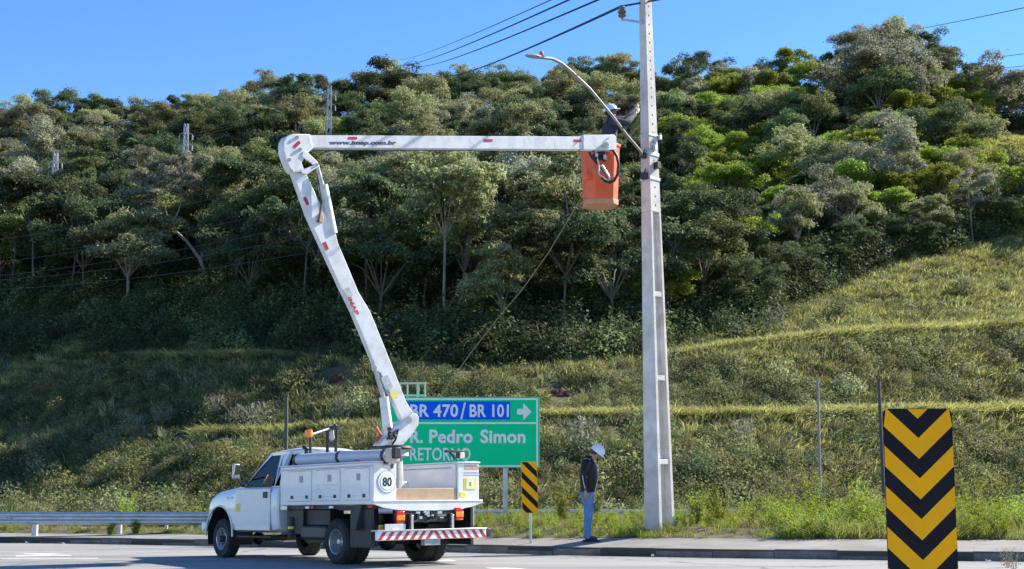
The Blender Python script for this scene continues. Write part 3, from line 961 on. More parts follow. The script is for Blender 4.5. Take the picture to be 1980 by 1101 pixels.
def rand_rot(n, tilt=0.15): return np.stack([rng.normal(size=n) * tilt, rng.normal(size=n) * tilt, rng.uniform(0, 6.28, n)], 1)
# slope cover
cell_t = np.repeat(np.array([t for _, t in rows])[None, :-1], NR - 1, 0)
under_rim = np.isin(cell_seg, [1, 3]) & (cell_t > 0.74)
slope = np.isin(cell_seg, [1, 3, 5]); bench = np.isin(cell_seg, [2, 4])
rightness = 1 / (1 + np.exp(-(cell_u - 1420) / 110))
soil_mask = np.ones_like(cell_u)
for (u, v, w, h) in SOIL: soil_mask *= np.where(((cell_u - u) / (w * 42)) ** 2 + ((cell_v - v) / (h * 42)) ** 2 < 1, 0.0, 1.0)
fld = np.array([[mnoise.noise((c[0] * 0.12, c[1] * 0.2, 1.7)) for c in row] for row in cell_c])
pts = hill_sample(18500, in_view * soil_mask * np.where(under_rim, 0.12, 1.0) * (slope * (1.0 - 0.93 * rightness * (cell_seg == 5)) + 0.0 * bench + (cell_seg == 0) * (cell_c[..., 1] > 55) * 0.8) * np.clip(0.7 + 1.6 * fld, 0.12, 2))
n = len(pts)
sc_ = rng.uniform(0.4, 1.1, n) * np.where(rng.random(n) < 0.12, 1.9, 1.0)
pu, pv_ = px_np(pts)
shade = (pv_ < 700) & (pu < 1300)  # upper left slope: its shade is painted by picking darker clumps
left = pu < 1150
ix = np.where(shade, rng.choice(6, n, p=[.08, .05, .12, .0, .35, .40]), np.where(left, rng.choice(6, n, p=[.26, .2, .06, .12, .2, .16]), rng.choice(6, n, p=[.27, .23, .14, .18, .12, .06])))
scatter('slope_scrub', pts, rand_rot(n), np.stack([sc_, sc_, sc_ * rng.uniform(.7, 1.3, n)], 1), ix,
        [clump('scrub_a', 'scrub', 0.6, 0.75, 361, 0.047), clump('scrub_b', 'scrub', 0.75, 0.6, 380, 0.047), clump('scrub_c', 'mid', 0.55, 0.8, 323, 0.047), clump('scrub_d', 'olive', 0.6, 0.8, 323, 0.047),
         clump('scrub_e', 'scrub_shade_tone', 0.65, 0.8, 380, 0.047), clump('scrub_f', 'scrub_shade_tone', 0.7, 0.55, 361, 0.047)])
pts = hill_sample(34000, in_view * soil_mask * ((slope * (0.55 + 1.6 * rightness)) + bench * 1.2) * np.clip(0.8 - 1.2 * fld, 0.2, 2))
n = len(pts)
pu, pv_ = px_np(pts)
shade = (pv_ < 700) & (pu < 1300)  # same area, shade painted with darker tufts
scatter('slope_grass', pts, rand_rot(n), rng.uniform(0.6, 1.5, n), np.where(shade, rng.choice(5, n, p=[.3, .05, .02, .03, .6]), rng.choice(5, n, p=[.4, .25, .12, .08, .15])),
        [tuft('slope_tuft_a', 'scrub', 0.3, 0.55, 26, 0.022, 0.9), tuft('slope_tuft_b', 'olive', 0.3, 0.5, 26, 0.022, 0.9), tuft('slope_tuft_c', 'dry', 0.28, 0.5, 20, 0.018, 0.9), tuft('slope_tuft_d', 'rim', 0.3, 0.45, 24, 0.022, 0.9), tuft('slope_tuft_e', 'scrub_shade_tone', 0.3, 0.5, 26, 0.024, 0.9)])
# bright grass along the bench rims; on the left spur it paints a sunlit streak
def rim_points(uv, n, jit=0.35):
    uv = np.array(uv, float); out = []
    for q in rng.random(n):
        k = q * (len(uv) - 1); i = int(min(k, len(uv) - 2)); u, v = uv[i] + (uv[i + 1] - uv[i]) * (k - i)
        p = hill_hit(u + rng.normal() * 3, v + abs(rng.normal()) * 1.5)
        out.append((p.x + rng.normal() * jit, p.y + rng.normal() * jit * 0.6, p.z))
    return out
def rim_line(seg, u0, u1, n, jit=0.25):
    out = []
    for q in rng.random(n):
        p = hill_point(u2r(u0 + (u1 - u0) * q), seg, abs(rng.normal()) * 0.30)
        out.append((p.x, p.y, p.z - 0.03))
    return out
rp = rim_line(2, 1030, 2400, 4100) + rim_line(4, 1270, 2400, 4600) + rim_line(4, 270, 560, 420) + rim_line(2, 380, 660, 260)
rp += rim_points([(240, 636), (190, 660), (130, 690), (60, 725), (0, 756)], 420, 0.5)
n = len(rp)
scatter('bench_grass', rp, rand_rot(n), rng.uniform(0.6, 1.35, n), rng.integers(0, 2, n),
        [tuft('rim_tuft_a', 'sunny', 0.34, 0.66, 38, 0.024, 0.9), tuft('rim_tuft_b', 'dry', 0.28, 0.5, 30, 0.024, 0.8)])
sunny = open_patch * 3.0 + rightness * ((cell_seg == 5) * 1.0 + (cell_seg == 3) * 0.3 + (cell_seg == 1) * 0.2 + under_rim * 0.2)
pts = hill_sample(31000, in_view * sunny * np.clip(0.75 - 1.5 * fld, 0.1, 2))
n = len(pts)
scatter('sunny_grass', pts, rand_rot(n), rng.uniform(0.6, 1.4, n), rng.integers(0, 2, n),
        [tuft('sunny_tuft_a', 'sunny', 0.34, 0.55, 30, 0.024, 0.9), tuft('sunny_tuft_b', 'rim', 0.3, 0.5, 28, 0.024, 0.9)])
# undergrowth on the forest floor, its gloom put into dark leaf colour
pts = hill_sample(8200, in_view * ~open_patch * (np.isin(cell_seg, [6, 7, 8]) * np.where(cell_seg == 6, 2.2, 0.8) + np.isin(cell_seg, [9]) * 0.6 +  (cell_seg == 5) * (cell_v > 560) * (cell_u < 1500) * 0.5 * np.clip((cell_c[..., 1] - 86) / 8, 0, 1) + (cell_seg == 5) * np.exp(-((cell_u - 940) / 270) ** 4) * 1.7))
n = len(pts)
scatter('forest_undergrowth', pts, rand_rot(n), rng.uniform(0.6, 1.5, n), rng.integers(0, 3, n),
        [clump('under_a', 'scrub_shade_tone', 1.4, 2.2, 520, 0.12), clump('under_b', 'scrub_shade_tone', 1.2, 3.0, 520, 0.12), clump('under_c', 'mid', 1.3, 1.8, 420, 0.11)])

# single shrubs that can be told apart on the cut slopes
SH = [(455, 800, 'grey twiggy'), (500, 815, 'grey twiggy'), (420, 790, 'grey twiggy'), (330, 815, 'olive leafy'), (250, 830, 'olive leafy'), (610, 790, 'olive leafy'),
      (660, 800, 'grey twiggy'), (690, 790, 'olive leafy'), (150, 800, 'olive leafy'), (60, 860, 'olive leafy'), (1130, 870, 'grey twiggy'), (1380, 760, 'olive leafy'),
      (1440, 850, 'grey twiggy'), (1540, 770, 'olive leafy'), (1640, 750, 'olive leafy'), (1790, 740, 'grey twiggy'), (1850, 720, 'olive leafy'), (1930, 700, 'olive leafy'),
      (1900, 850, 'olive leafy'), (1960, 900, 'dark leafy'), (1420, 640, 'grey twiggy'), (1500, 620, 'grey twiggy'), (1620, 600, 'dark leafy'), (1860, 560, 'dark leafy'), (1940, 560, 'dark leafy'),
      (380, 900, 'dark leafy'), (240, 920, 'dark leafy'), (90, 930, 'dark leafy'), (1350, 920, 'dark leafy'), (1580, 900, 'dark leafy')]
def shrub_mesh(k):
    lk = {'grey twiggy': 'grey', 'olive leafy': 'olive', 'dark leafy': 'dark'}[k]
    n = 260 if k == 'grey twiggy' else 620
    R_, H_ = (1.0, 1.9) if k == 'grey twiggy' else (1.15, 1.6)
    D = rdir(n); D[:, 2] = np.abs(D[:, 2])
    P = D * (rng.random(n) ** 0.4)[:, None] * np.array([R_, R_, H_ * 0.8]) + np.array([0, 0, 0.25])
    V, Fq = leaf_cards(P, D + rng.normal(size=(n, 3)) * .7, 0.085 * rng.uniform(0.6, 1.4, n), 0.5)
    me = bpy.data.meshes.new('foliage'); me.from_pydata(V.tolist(), [], Fq.tolist()); me.materials.append(M_leaf[lk])
    return twig_mb(H_, 16 if k == 'grey twiggy' else 9, 0.022).mesh('stems', M_leaf['twig']), me
shm = {k: shrub_mesh(k) for k in ('grey twiggy', 'olive leafy', 'dark leafy')}
for i, (u, v, k) in enumerate(SH):
    p = hill_hit(u, v + 18)
    r_ = empty('shrub', p, (0, 0, rng.uniform(0, 6.28))); s = rng.uniform(0.75, 1.2); r_.scale = (s, s, s)
    for nm, me in zip(('stems', 'foliage'), shm[k]):
        o = bpy.data.objects.new(nm, me); COL.objects.link(o); o.parent = r_
    side = [(150, 'far left, over the guardrail'), (300, 'left, over the guardrail'), (440, 'above the truck hood'), (560, 'above the truck cab'), (740, 'left of the green sign'),
            (1200, 'behind the man'), (1340, 'beside the concrete pole'), (1480, 'right of the pole'), (1600, 'near the thin pale post'), (1720, 'left of the chevron board'), (1880, 'above the chevron board'), (9999, 'near the right edge')]
    hz = next(n_ for lim, n_ in side if u < lim)
    tier = 'on the bottom slope' if v > 830 else 'on the second slope' if v > 690 else 'on the top grassy slope'
    tag(r_, f'{k} shrub {tier}, {hz}', 'shrub', 'shrubs on the terraced slope')
cnt = {}
for o in [o for o in COL.objects if o.name.startswith('shrub')]: cnt.setdefault(o['label'], []).append(o)
for L in cnt.values():
    if len(L) > 1:
        L.sort(key=lambda o: to_px(Vector(o.location))[0])
        for i, o in enumerate(L): o['label'] += ', ' + (['left one', 'right one'][i] if len(L) == 2 else ORD[i])

# verge grass and weeds behind the footway
def verge_points(n, x0, x1, dmin, dmax, dens=None):
    out = []
    while len(out) < n:
        x = rng.uniform(x0, x1); y0 = max(walk_y(x), kerb_back(x) + 0.5)
        y = y0 + dmin + (dmax - dmin) * rng.random() ** 1.3
        if dens and rng.random() > dens(x, y): continue
        out.append((x, y, verge_z(x, y)))
    return out
tu = [tuft('verge_tuft_a', 'grass', 0.13, 0.30, 46, 0.006, 0.8), tuft('verge_tuft_b', 'grass', 0.12, 0.24, 40, 0.006, 0.9), tuft('verge_tuft_c', 'dry', 0.11, 0.26, 26, 0.004, 0.9),
      weed('verge_weed_a', 'grass', 0.45, 7, 20, 0.032), weed('verge_weed_b', 'lime', 0.5, 6, 20, 0.035)]
def pdens(x, y): return min(1, max(0.12, 0.6 + 0.9 * mnoise.noise((x * 0.5, y * 0.5, 4.4))))
pts = verge_points(4300, -1.6, 15, 0.05, 8.0, pdens) + verge_points(2600, -26, -1.6, 0.1, 6)
n = len(pts)
idx = rng.choice(5, n, p=[0.27, 0.22, 0.36, 0.09, 0.06])
sc_ = rng.uniform(0.6, 1.35, n)
for i, p in enumerate(pts):
    if p[0] < -3: sc_[i] *= 0.5
    elif p[0] < 4.2: sc_[i] *= 0.62
    elif p[0] > 5.0: sc_[i] *= 1.1
scatter('verge_grass', pts, rand_rot(n, 0.1), sc_, idx, tu)
# taller weeds at the right, singly built clumps
WD = [(1385, 970, 25.6, 0.8, 'lime'), (1345, 985, 25.3, 0.65, 'grass'), (1570, 985, 28.0, 1.1, 'grass'), (1600, 975, 28.5, 1.2, 'scrub'), (1660, 985, 28.0, 1.0, 'grass'),
      (1880, 985, 28, 1.2, 'grass'), (1930, 985, 27.5, 1.15, 'grass'), (1470, 985, 30, 0.9, 'scrub'), (1150, 975, 30, 0.9, 'scrub'), (1090, 985, 29, 0.8, 'grass'),
      (240, 1000, 34.7, 1.05, 'lime'), (264, 1022, 33.2, 0.32, 'lime'), (385, 985, 34.5, 0.8, 'grass'), (215, 1020, 33.3, 0.22, 'grass')]
wlab = ['lime-green leafy weed just right of the concrete pole', 'pale green weed touching the right side of the pole', 'green weed clump by the thin pale post',
        'olive bushy weed behind the thin pale post', 'green weed clump just left of the chevron board', 'green weed clump just right of the chevron board',
        'green weed clump nearest the right edge', 'olive weed between the pole and the thin pale post', 'olive weed behind the standing man', 'green weed left of the standing man',
        'tall lime-green weed sprouting above the near guardrail', 'low lime weed under the near guardrail by its middle post', 'green weed behind the guardrail beside the truck bumper', 'small green weed at the foot of the guardrail middle post']
for (u, v, Y, H, lk), lb in zip(WD, wlab):
    p = at(u, v, Y); z = verge_z(p.x, Y)
    st = weed('leaves', lk, H, 16, 34, 0.05)
    root = empty('weed', (p.x, Y, z))
    st.parent = root; COL.objects.link(st)
    tw = twig_mb(H * 0.75, 7, 0.008).build('stems', M_leaf['twig'], root)
    tag(root, lb, 'weed', 'tall weeds on the verge')
# dry sprigs in the gutter at the right corner
for i, (u, v) in enumerate([(1948, 1098), (1962, 1102)]):
    p = on_road(u, v); root = empty('dry_weed', p)
    twig_mb(0.30, 7, 0.004).build('stems', M_leaf['twig'], root)
    st = weed('leaves', 'dry', 0.27, 6, 12, 0.018); st.parent = root; COL.objects.link(st)
    tag(root, ['dry brown weed in the gutter near the right corner, left one', 'dry brown weed in the gutter near the right corner, right one'][i], 'weed')
# ------------------------------------------------------------------ materials of made things
M_white = mat('white_paint', (0.76, 0.77, 0.78), rough=0.32, var=0.04, scale=3, coat=0.3, dirt=(0.42, 0.38, 0.33), dirt_amt=0.35, dirt_scale=4)
M_cab = mat('cab_white_paint', (0.78, 0.79, 0.80), rough=0.25, var=0.05, scale=3, coat=0.6, dirt=(0.46, 0.42, 0.36), dirt_amt=0.5, dirt_scale=3.0)
M_boom = mat('boom_white_paint', (0.70, 0.71, 0.72), rough=0.4, var=0.05, scale=4, dirt=(0.36, 0.33, 0.28), dirt_amt=0.6, dirt_scale=4.5)
M_dirtygrey = mat('worn_grey_paint', (0.42, 0.42, 0.42), rough=0.6, var=0.15, scale=4, dirt=(0.22, 0.20, 0.18), dirt_amt=0.7, dirt_scale=5)
M_tan = mat('rusty_tan_board', (0.52, 0.38, 0.24), rough=0.7, var=0.15, scale=5, dirt=(0.30, 0.12, 0.06), dirt_amt=0.7, dirt_scale=5)
M_black = mat('black_steel', (0.018, 0.019, 0.021), rough=0.55, var=0.25, scale=6, dirt=(0.07, 0.06, 0.05), dirt_amt=0.35)
M_rubber = mat('tyre_rubber', (0.022, 0.022, 0.023), rough=0.85, var=0.2, scale=8, dirt=(0.10, 0.09, 0.075), dirt_amt=0.35, dirt_scale=6)
M_steel = mat('wheel_steel', (0.55, 0.56, 0.57), rough=0.35, metal=0.7, var=0.1, scale=8, dirt=(0.18, 0.15, 0.12), dirt_amt=0.5, dirt_scale=8)
M_galv = mat('galvanised_steel', (0.50, 0.52, 0.54), rough=0.42, metal=0.65, var=0.12, scale=7, dirt=(0.30, 0.29, 0.27), dirt_amt=0.4)
M_conc = mat('pole_concrete', (0.62, 0.60, 0.56), rough=0.9, var=0.12, scale=2.5, bump=0.35, bscale=35, dirt=(0.36, 0.33, 0.29), dirt_amt=0.85, dirt_scale=2.2)
M_conc_d = mat('dark_concrete_hole', (0.10, 0.10, 0.10), rough=0.95)
M_green = mat('sign_green', (0.0, 0.70, 0.29), rough=0.6, var=0.04, scale=1.5, dirt=(0.01, 0.58, 0.28), dirt_amt=0.25, spec=0.1)
M_blue = mat('sign_blue', (0.0, 0.12, 0.85), rough=0.6, var=0.04, scale=2, spec=0.1)
M_signwhite = mat('sign_white', (0.84, 0.86, 0.84), rough=0.4, var=0.03)
M_yellow = mat('sign_yellow', (1.0, 0.44, 0.004), rough=0.6, spec=0.15, var=0.05, scale=3, dirt=(0.5, 0.27, 0.03), dirt_amt=0.25, dirt_scale=6)
M_signblack = mat('sign_black', (0.010, 0.011, 0.015), rough=0.6, var=0.15, spec=0.15)
M_orange = mat('basket_orange', (0.80, 0.115, 0.022), rough=0.5, var=0.08, scale=4, dirt=(0.55, 0.25, 0.16), dirt_amt=0.45, dirt_scale=4)
M_red = mat('red_reflector', (0.45, 0.012, 0.03), rough=0.35)
M_redpaint = mat('red_paint', (0.55, 0.03, 0.04), rough=0.45, var=0.1)
M_amber = mat('amber_lens', (0.90, 0.27, 0.01), rough=0.2, var=0.05)
M_redlens = mat('red_lens', (0.62, 0.015, 0.02), rough=0.18)
M_sticker_y = mat('yellow_sticker', (0.80, 0.68, 0.06), rough=0.5)
M_sticker_g = mat('grey_sticker', (0.42, 0.43, 0.45), rough=0.5, var=0.25, scale=20)
M_navy = mat('navy_lettering', (0.02, 0.025, 0.10), rough=0.5)
M_rust = mat('rusty_red_lever', (0.42, 0.09, 0.04), rough=0.7, var=0.2)
M_cyl = mat('pipe_grey_white', (0.52, 0.53, 0.56), rough=0.35, var=0.05, dirt=(0.4, 0.38, 0.34), dirt_amt=0.4)
M_beige = mat('beige_block', (0.60, 0.53, 0.40), rough=0.6, var=0.1)
M_glass = glass_mat('window_glass', (0.62, 0.74, 0.72))
M_mirror = mat('mirror_glass', (0.8, 0.85, 0.82), rough=0.05, metal=1.0, var=0.0)
M_wire = mat('wire_dark', (0.035, 0.03, 0.06), rough=0.6)
M_rope = mat('rope_brown', (0.30, 0.25, 0.14), rough=0.8)
M_interior = mat('cab_interior', (0.03, 0.03, 0.035), rough=0.8)
M_porc = mat('brown_porcelain', (0.16, 0.12, 0.08), rough=0.25)
M_plate = mat('number_plate', (0.55, 0.57, 0.60), rough=0.4, var=0.1)
M_litter = mat('litter_paper', (0.8, 0.8, 0.78), rough=0.8)

# ------------------------------------------------------------------ utility pole (double-T concrete)
NL, NRt = Vector((-0.7071, -0.7071, 0)), Vector((0.7071, -0.7071, 0))
DL, DR = Vector((-0.7071, 0.7071, 0)), Vector((0.7071, 0.7071, 0))    # from the near edge along the left and the right face
PY = 24.6
def corner(v):
    return at(1275 + (1247 - 1275) * (1022 - v) / 1022.0, v, PY)
c_bot, c_top = corner(1045), corner(-95)
def wl(v): return 0.355 + (0.148 - 0.355) * (1022 - v) / 1022.0
def wr(v): return 0.46 + (0.205 - 0.46) * (1022 - v) / 1022.0
def pole_pt(v, a, b, lift=0.0):
    """a along the left face, b along the right face, both 0..1 from the near edge"""
    return corner(v) + DL * wl(v) * a + DR * wr(v) * b
def pole_block(mb, v0, v1, a0, a1, b0, b1):
    q = [(a0, b0), (a1, b0), (a1, b1), (a0, b1)]
    mb.add([pole_pt(v0, *p) for p in q] + [pole_pt(v1, *p) for p in q], [(0, 1, 2, 3), (7, 6, 5, 4)] + [(i, (i + 1) % 4, (i + 1) % 4 + 4, i + 4) for i in range(4)])
    return mb
pole = empty('utility_pole', (corner(1022).x, PY + 0.2, verge_z(corner(1022).x, PY + 0.2)))
PM = rootmat(pole).inverted()
def pbuild(mb, name, m, parent=pole, bevel=0.0, smooth=None):
    mb.tf(PM); return mb.build(name, m, parent, bevel, smooth)
pbuild(pole_block(MB(), 408, -95, 0, 1, 0, 1), 'shaft', M_conc, bevel=0.012)
pbuild(pole_block(MB(), 1060, 408, 0, 1, 0, 0.19), 'flange', M_conc, bevel=0.010)
pbuild(pole_block(MB(), 1060, 408, 0, 1, 0.81, 1.0), 'flange', M_conc, bevel=0.010)
pbuild(pole_block(MB(), 1060, 408, 0.36, 0.64, 0.185, 0.815), 'web', M_conc)
for v in (567, 730, 893):
    pbuild(pole_block(MB(), v + 5, v - 5, 0.03, 0.37, 0.18, 0.82), 'rung', M_conc, bevel=0.006)
    pbuild(pole_block(MB(), v + 5, v - 5, 0.63, 0.97, 0.18, 0.82), 'rung', M_conc, bevel=0.006)
h = MB()
for v in np.arange(395, -90, -17.5):
    c = pole_pt(v, 0, 0.5) + NRt * 0.001
    h.prism([c + DR * 0.014 * math.cos(k) + Vector((0, 0, 0.02)) * math.sin(k) for k in np.linspace(0, 6.28, 9)[:-1]], NRt * 0.003)
hh = pbuild(h, 'step_holes', M_conc_d); hh['kind'] = 'stuff'
for v, th in ((262, 0.05), (300, 0.07), (347, 0.06)):
    b = MB()
    p = [pole_pt(v, -0.06, -0.05), pole_pt(v, 1.06, -0.05), pole_pt(v, 1.06, 1.05), pole_pt(v, -0.06, 1.05)]
    b.prism(p, Vector((0, 0, th)))
    pbuild(b, 'band_clamp', M_galv, bevel=0.008)
for (v, a, b_, s) in ((285, 0, 0.45, 0.08), (318, 0, 0.6, 0.10), (300, 0.5, 0, 0.09), (340, 0.4, 0, 0.11), (262, 0.0, 1.05, 0.07)):
    c = pole_pt(v, a, b_) + (NRt if a == 0 else NL) * s * 0.5
    m_ = MB().box(c, (s, s, s * 1.2), (0, 0, R(45)))
    m_.tube([c + Vector((0, 0, s * 0.6)), c + Vector((0.03, 0, s * 1.3))], 0.012, 6)
    pbuild(m_, 'clamp_bolt', M_black if s > 0.085 else M_galv, bevel=0.006)
# side bracket with its insulator
b0 = pole_pt(42, 0.5, 0); ins_p = at(1203, 38, PY + 0.05)
m_ = MB().tube([b0, ins_p], 0.022, 8); m_.tube([b0 + Vector((0, 0, -0.0)), b0 + NL * 0.05], 0.04, 8)
pbuild(m_, 'bracket', M_galv)
m_ = MB(); ib = at(1203, 40, PY + 0.05)
m_.tube([ib, ib + Vector((0, 0, 0.07))], 0.014, 8)
m_.lathe([(0.02, 0.05), (0.06, 0.07), (0.085, 0.10), (0.05, 0.13), (0.085, 0.16), (0.08, 0.19), (0.045, 0.21), (0.06, 0.24), (0.05, 0.28), (0.0001, 0.29)], ib, 'z', 14)
pbuild(m_, 'insulator', M_porc, smooth=40)
tag(pole, 'tall tapered concrete utility pole with recessed panels standing in the verge', 'utility pole')

M_lamp_arm = mat('lamp_arm_grey', (0.26, 0.26, 0.25), rough=0.55, metal=0.4, var=0.15)
# ------------------------------------------------------------------ street lamp arm
lamp = empty('street_lamp', pole_pt(297, 0.5, 0) + NL * 0.03)
LMi = rootmat(lamp).inverted()
ap = [at(1243, 300, 24.65), at(1236, 290, 24.4), at(1212, 262, 23.75), at(1185, 226, 23.15), at(1140, 172, 22.6), at(1104, 138, 22.35), at(1086, 123, 22.25), at(1068, 114, 22.1), at(1050, 112, 21.95)]
MB().tube(ap, 0.027, 12).tf(LMi).build('lamp_arm', M_lamp_arm, lamp, smooth=60)
hc = at(1040, 111, 21.85); hd = (at(1022, 107, 21.7) - at(1052, 112, 21.97)).normalized()
hm = MB()
secs = [(-0.14, 0.035, 0.03), (-0.05, 0.06, 0.038), (0.08, 0.085, 0.045), (0.20, 0.07, 0.038), (0.28, 0.035, 0.02)]
hs = hd.cross(Vector((0, 0, 1))).normalized(); hu = hs.cross(hd)
ring = []
for t, w, h_ in secs:
    ring.append([hc + hd * t + hs * math.cos(k) * w + hu * (math.sin(k) * h_ if math.sin(k) > 0 else math.sin(k) * h_ * 0.6) for k in np.linspace(0, 6.283, 13)[:-1]])
hm.add([p for q in ring for p in q], [(i * 12 + k, i * 12 + (k + 1) % 12, (i + 1) * 12 + (k + 1) % 12, (i + 1) * 12 + k) for i in range(4) for k in range(12)] + [tuple(range(12)), tuple(range(48, 60))])
hm.tf(LMi).build('lamp_head', mat('lamp_head_grey', (0.24, 0.26, 0.30), rough=0.4, var=0.08), lamp, smooth=50)
pc = at(1047, 108, 21.9)
MB().lathe([(0.0001, 0), (0.036, 0), (0.038, 0.04), (0.032, 0.07), (0.0001, 0.08)], pc, 'z', 12).tf(LMi).build('photocell', mat('photocell_pink', (0.62, 0.10, 0.22), rough=0.35), lamp, smooth=50)
tag(lamp, 'curved grey street lamp arm with small head and pink photocell, fixed to the concrete pole', 'street lamp')

# ------------------------------------------------------------------ wires
def wire(name, pts, r, m, label, cat='wire', group=None, sag=0.0, n=24, run=0.0):
    A, B = Vector(pts[0]), Vector(pts[-1])
    if len(pts) == 2:
        P = [A.lerp(B, t) - Vector((0, 0, sag * 4 * t * (1 - t))) for t in np.linspace(0, 1, n)]
        if run: P = [A - (B - A).normalized() * q + Vector((run * q, 0, 0.02 * q)) for q in (30, 15, 5)] + P
    else: P = [Vector(p) for p in pts]
    o = MB().tube(P, r, 5).build(name, m, smooth=60)
    tag(o, label, cat, group); return o
g_ = 'overhead wires above the hill'
wire('wire', [ib + Vector((0, 0, 0.285)), at(828, 141, 215)], 0.030, M_wire, 'lowest dark wire running from the pole insulator left down to the hilltop', group=g_, sag=1.0, n=40)
wire('wire', [ib + Vector((0, 0, 0.285)), at(1250, 4, 24.7), at(1400, -25, 23.5), at(2400, -230, 18)], 0.020, M_wire, 'short dark wire crossing the pole top to the right of the insulator', group=g_)
wire('wire', [at(1330, -75, 24), at(798, 130, 215)], 0.030, M_wire, 'second wire from the bottom of the four meeting the skyline left of the lamp', group=g_, sag=0.6, n=40, run=0.15)
wire('wire', [at(1280, -82, 24), at(768, 127, 215)], 0.028, M_wire, 'third wire from the bottom of the four meeting the skyline left of the lamp', group=g_, sag=0.6, n=40, run=0.15)
wire('wire', [at(1230, -75, 24), at(755, 117, 215)], 0.016, M_wire, 'thinnest and topmost of the four wires meeting the skyline left of the lamp', group=g_, sag=0.6, n=40, run=0.15)
wire('wire', [at(1755, 60, 220), at(2700, -150, 60)], 0.05, M_wire, 'topmost of the three wires in the sky at the right edge', group=g_, sag=0.3)
wire('wire', [at(1905, 113, 205), at(2700, -12, 60)], 0.045, M_wire, 'middle one of the three wires in the sky at the right edge', group=g_, sag=0.3)
wire('wire', [at(1930, 133, 205), at(2700, 12, 60)], 0.045, M_wire, 'lowest of the three wires in the sky at the right edge', group=g_, sag=0.3)
M_wire_p = mat('wire_pale', (0.10, 0.10, 0.10), rough=0.6)
for i, (ya, yb, xb, lb) in enumerate([(458, 335, 600, 'topmost'), (500, 392, 600, 'second from top'), (525, 425, 620, 'third from top'), (531, 452, 620, 'fourth from top'), (548, 480, 640, 'lowest')]):
    wire('wire', [at(-80, ya + 16, 92), at(xb, yb, 88)], 0.015, M_wire_p, f'{lb} of five slanting power lines in front of the dark trees at left', group='power lines before the forest', sag=0.5)
wire('rope', [at(780, 900, 32.4), at(820, 815, 32.1), at(855, 762, 31.7), at(905, 690, 31.0), at(955, 625, 30.3), at(1010, 560, 29.5), at(1060, 490, 28.7), at(1120, 390, 27.0), at(1185, 300, 25.9), at(1238, 240, 24.9), at(1246, 232, 24.8)],
     0.010, M_rope, 'slanting brown guy rope rising from behind the green sign towards the pole', 'rope')

# small pale towers among the treetops
def tower(u, v0, v1, Y, label):
    base = hill_hit(u, v1 + 150); top = at(u, v0, base.y); H = top.z - base.z
    root = empty('power_tower', base)
    m_ = MB(); w0, w1 = 0.42, 0.18
    for sx in (-1, 1):
        for sy in (-1, 1): m_.tube([(sx * w0, sy * w0, 0), (sx * w1, sy * w1, H)], 0.07, 4)
    nb = 9
    for k in range(nb):
        za, zb = H * k / nb, H * (k + 1) / nb; wa, wb_ = w0 + (w1 - w0) * k / nb, w0 + (w1 - w0) * (k + 1) / nb
        m_.tube([(-wa, -wa, za), (wb_, -wb_, zb)], 0.06, 4); m_.tube([(wa, -wa, za), (-wb_, -wb_, zb)], 0.06, 4)
        m_.tube([(-wa, wa, za), (wb_, wb_, zb)], 0.06, 4)
    mt = mat('tower_paint', (0.36, 0.39, 0.44), rough=0.6)
    m_.build('mast', mt, root)
    for q in (0.80, 0.90):
        MB().tube([(-0.75, 0, H * q), (0, 0, H * q + 0.3), (0.75, 0, H * q)], 0.05, 5).build('cross_arm', mt, root)
        for sx in (-1, 1): MB().lathe([(0.0001, -0.7), (0.11, -0.65), (0.06, -0.5), (0.11, -0.35), (0.05, -0.1), (0.0001, 0)], (sx * 0.75, 0, H * q), 'z', 8).build('insulator', mt, root, smooth=40)
    tag(root, label, 'power tower', 'small pale towers in the forest')
tower(96, 296, 338, 118, 'lowest pale lattice tower among the treetops at the far left')
tower(348, 240, 292, 132, 'middle pale lattice tower among the treetops left of the boom')
tower(627, 166, 208, 165, 'highest pale lattice tower near the skyline above the boom elbow')
TY = [hill_hit(u, v).y for u, v in ((96, 488), (348, 442), (627, 358))]
for k, dz in enumerate((0, 5, 11)):
    wire('wire', [at(97, 304 + dz, TY[0]), at(348, 258 + dz, TY[1])], 0.010, M_wire_p, ('top', 'middle', 'bottom')[k] + ' wire strung between the lower two pale towers', group='wires between the pale towers', sag=0.5)
    wire('wire', [at(348, 258 + dz, TY[1]), at(627, 180 + dz, TY[2])], 0.010, M_wire_p, ('top', 'middle', 'bottom')[k] + ' wire strung between the upper two pale towers', group='wires between the pale towers', sag=0.5)

# ------------------------------------------------------------------ green direction sign
SY = 31.0
sg0 = at(735, 905, SY); sg1 = at(1043, 768, SY)
sw, sh = sg1.x - sg0.x, sg1.z - sg0.z
sign = empty('direction_sign', ((sg0.x + sg1.x) / 2, SY, verge_z(0, SY)))
SMi = rootmat(sign).inverted()
def sp(u, v, d=0.0):
    p = at(u, v, SY); return Vector((p.x, SY - d, p.z))
def sbox(u0, v0, u1, v1, d0, d1):
    a, b = sp(u0, v1, d0), sp(u1, v0, d1)
    return MB().span((a.x, a.y, a.z), (b.x, b.y, b.z)).tf(SMi)
sbox(735, 768, 1043, 905, -0.02, 0.0).build('board', M_green, sign, bevel=0.004)
bd = MB()
for q in ((738, 770.5, 1040, 773.5), (738, 900, 1040, 903), (738, 773.5, 740.8, 900), (1037.2, 773.5, 1040, 900)):
    a, b = sp(q[0], q[3], 0.001), sp(q[2], q[1], 0.004); bd.span(tuple(a), tuple(b))
bd.tf(SMi).build('border', M_signwhite, sign)
sbox(740.8, 816.8, 1037.2, 820, 0.001, 0.004).build('divider', M_signwhite, sign)
sbox(785, 776.5, 986.5, 811.5, 0.001, 0.004).build('blue_panel', M_blue, sign)
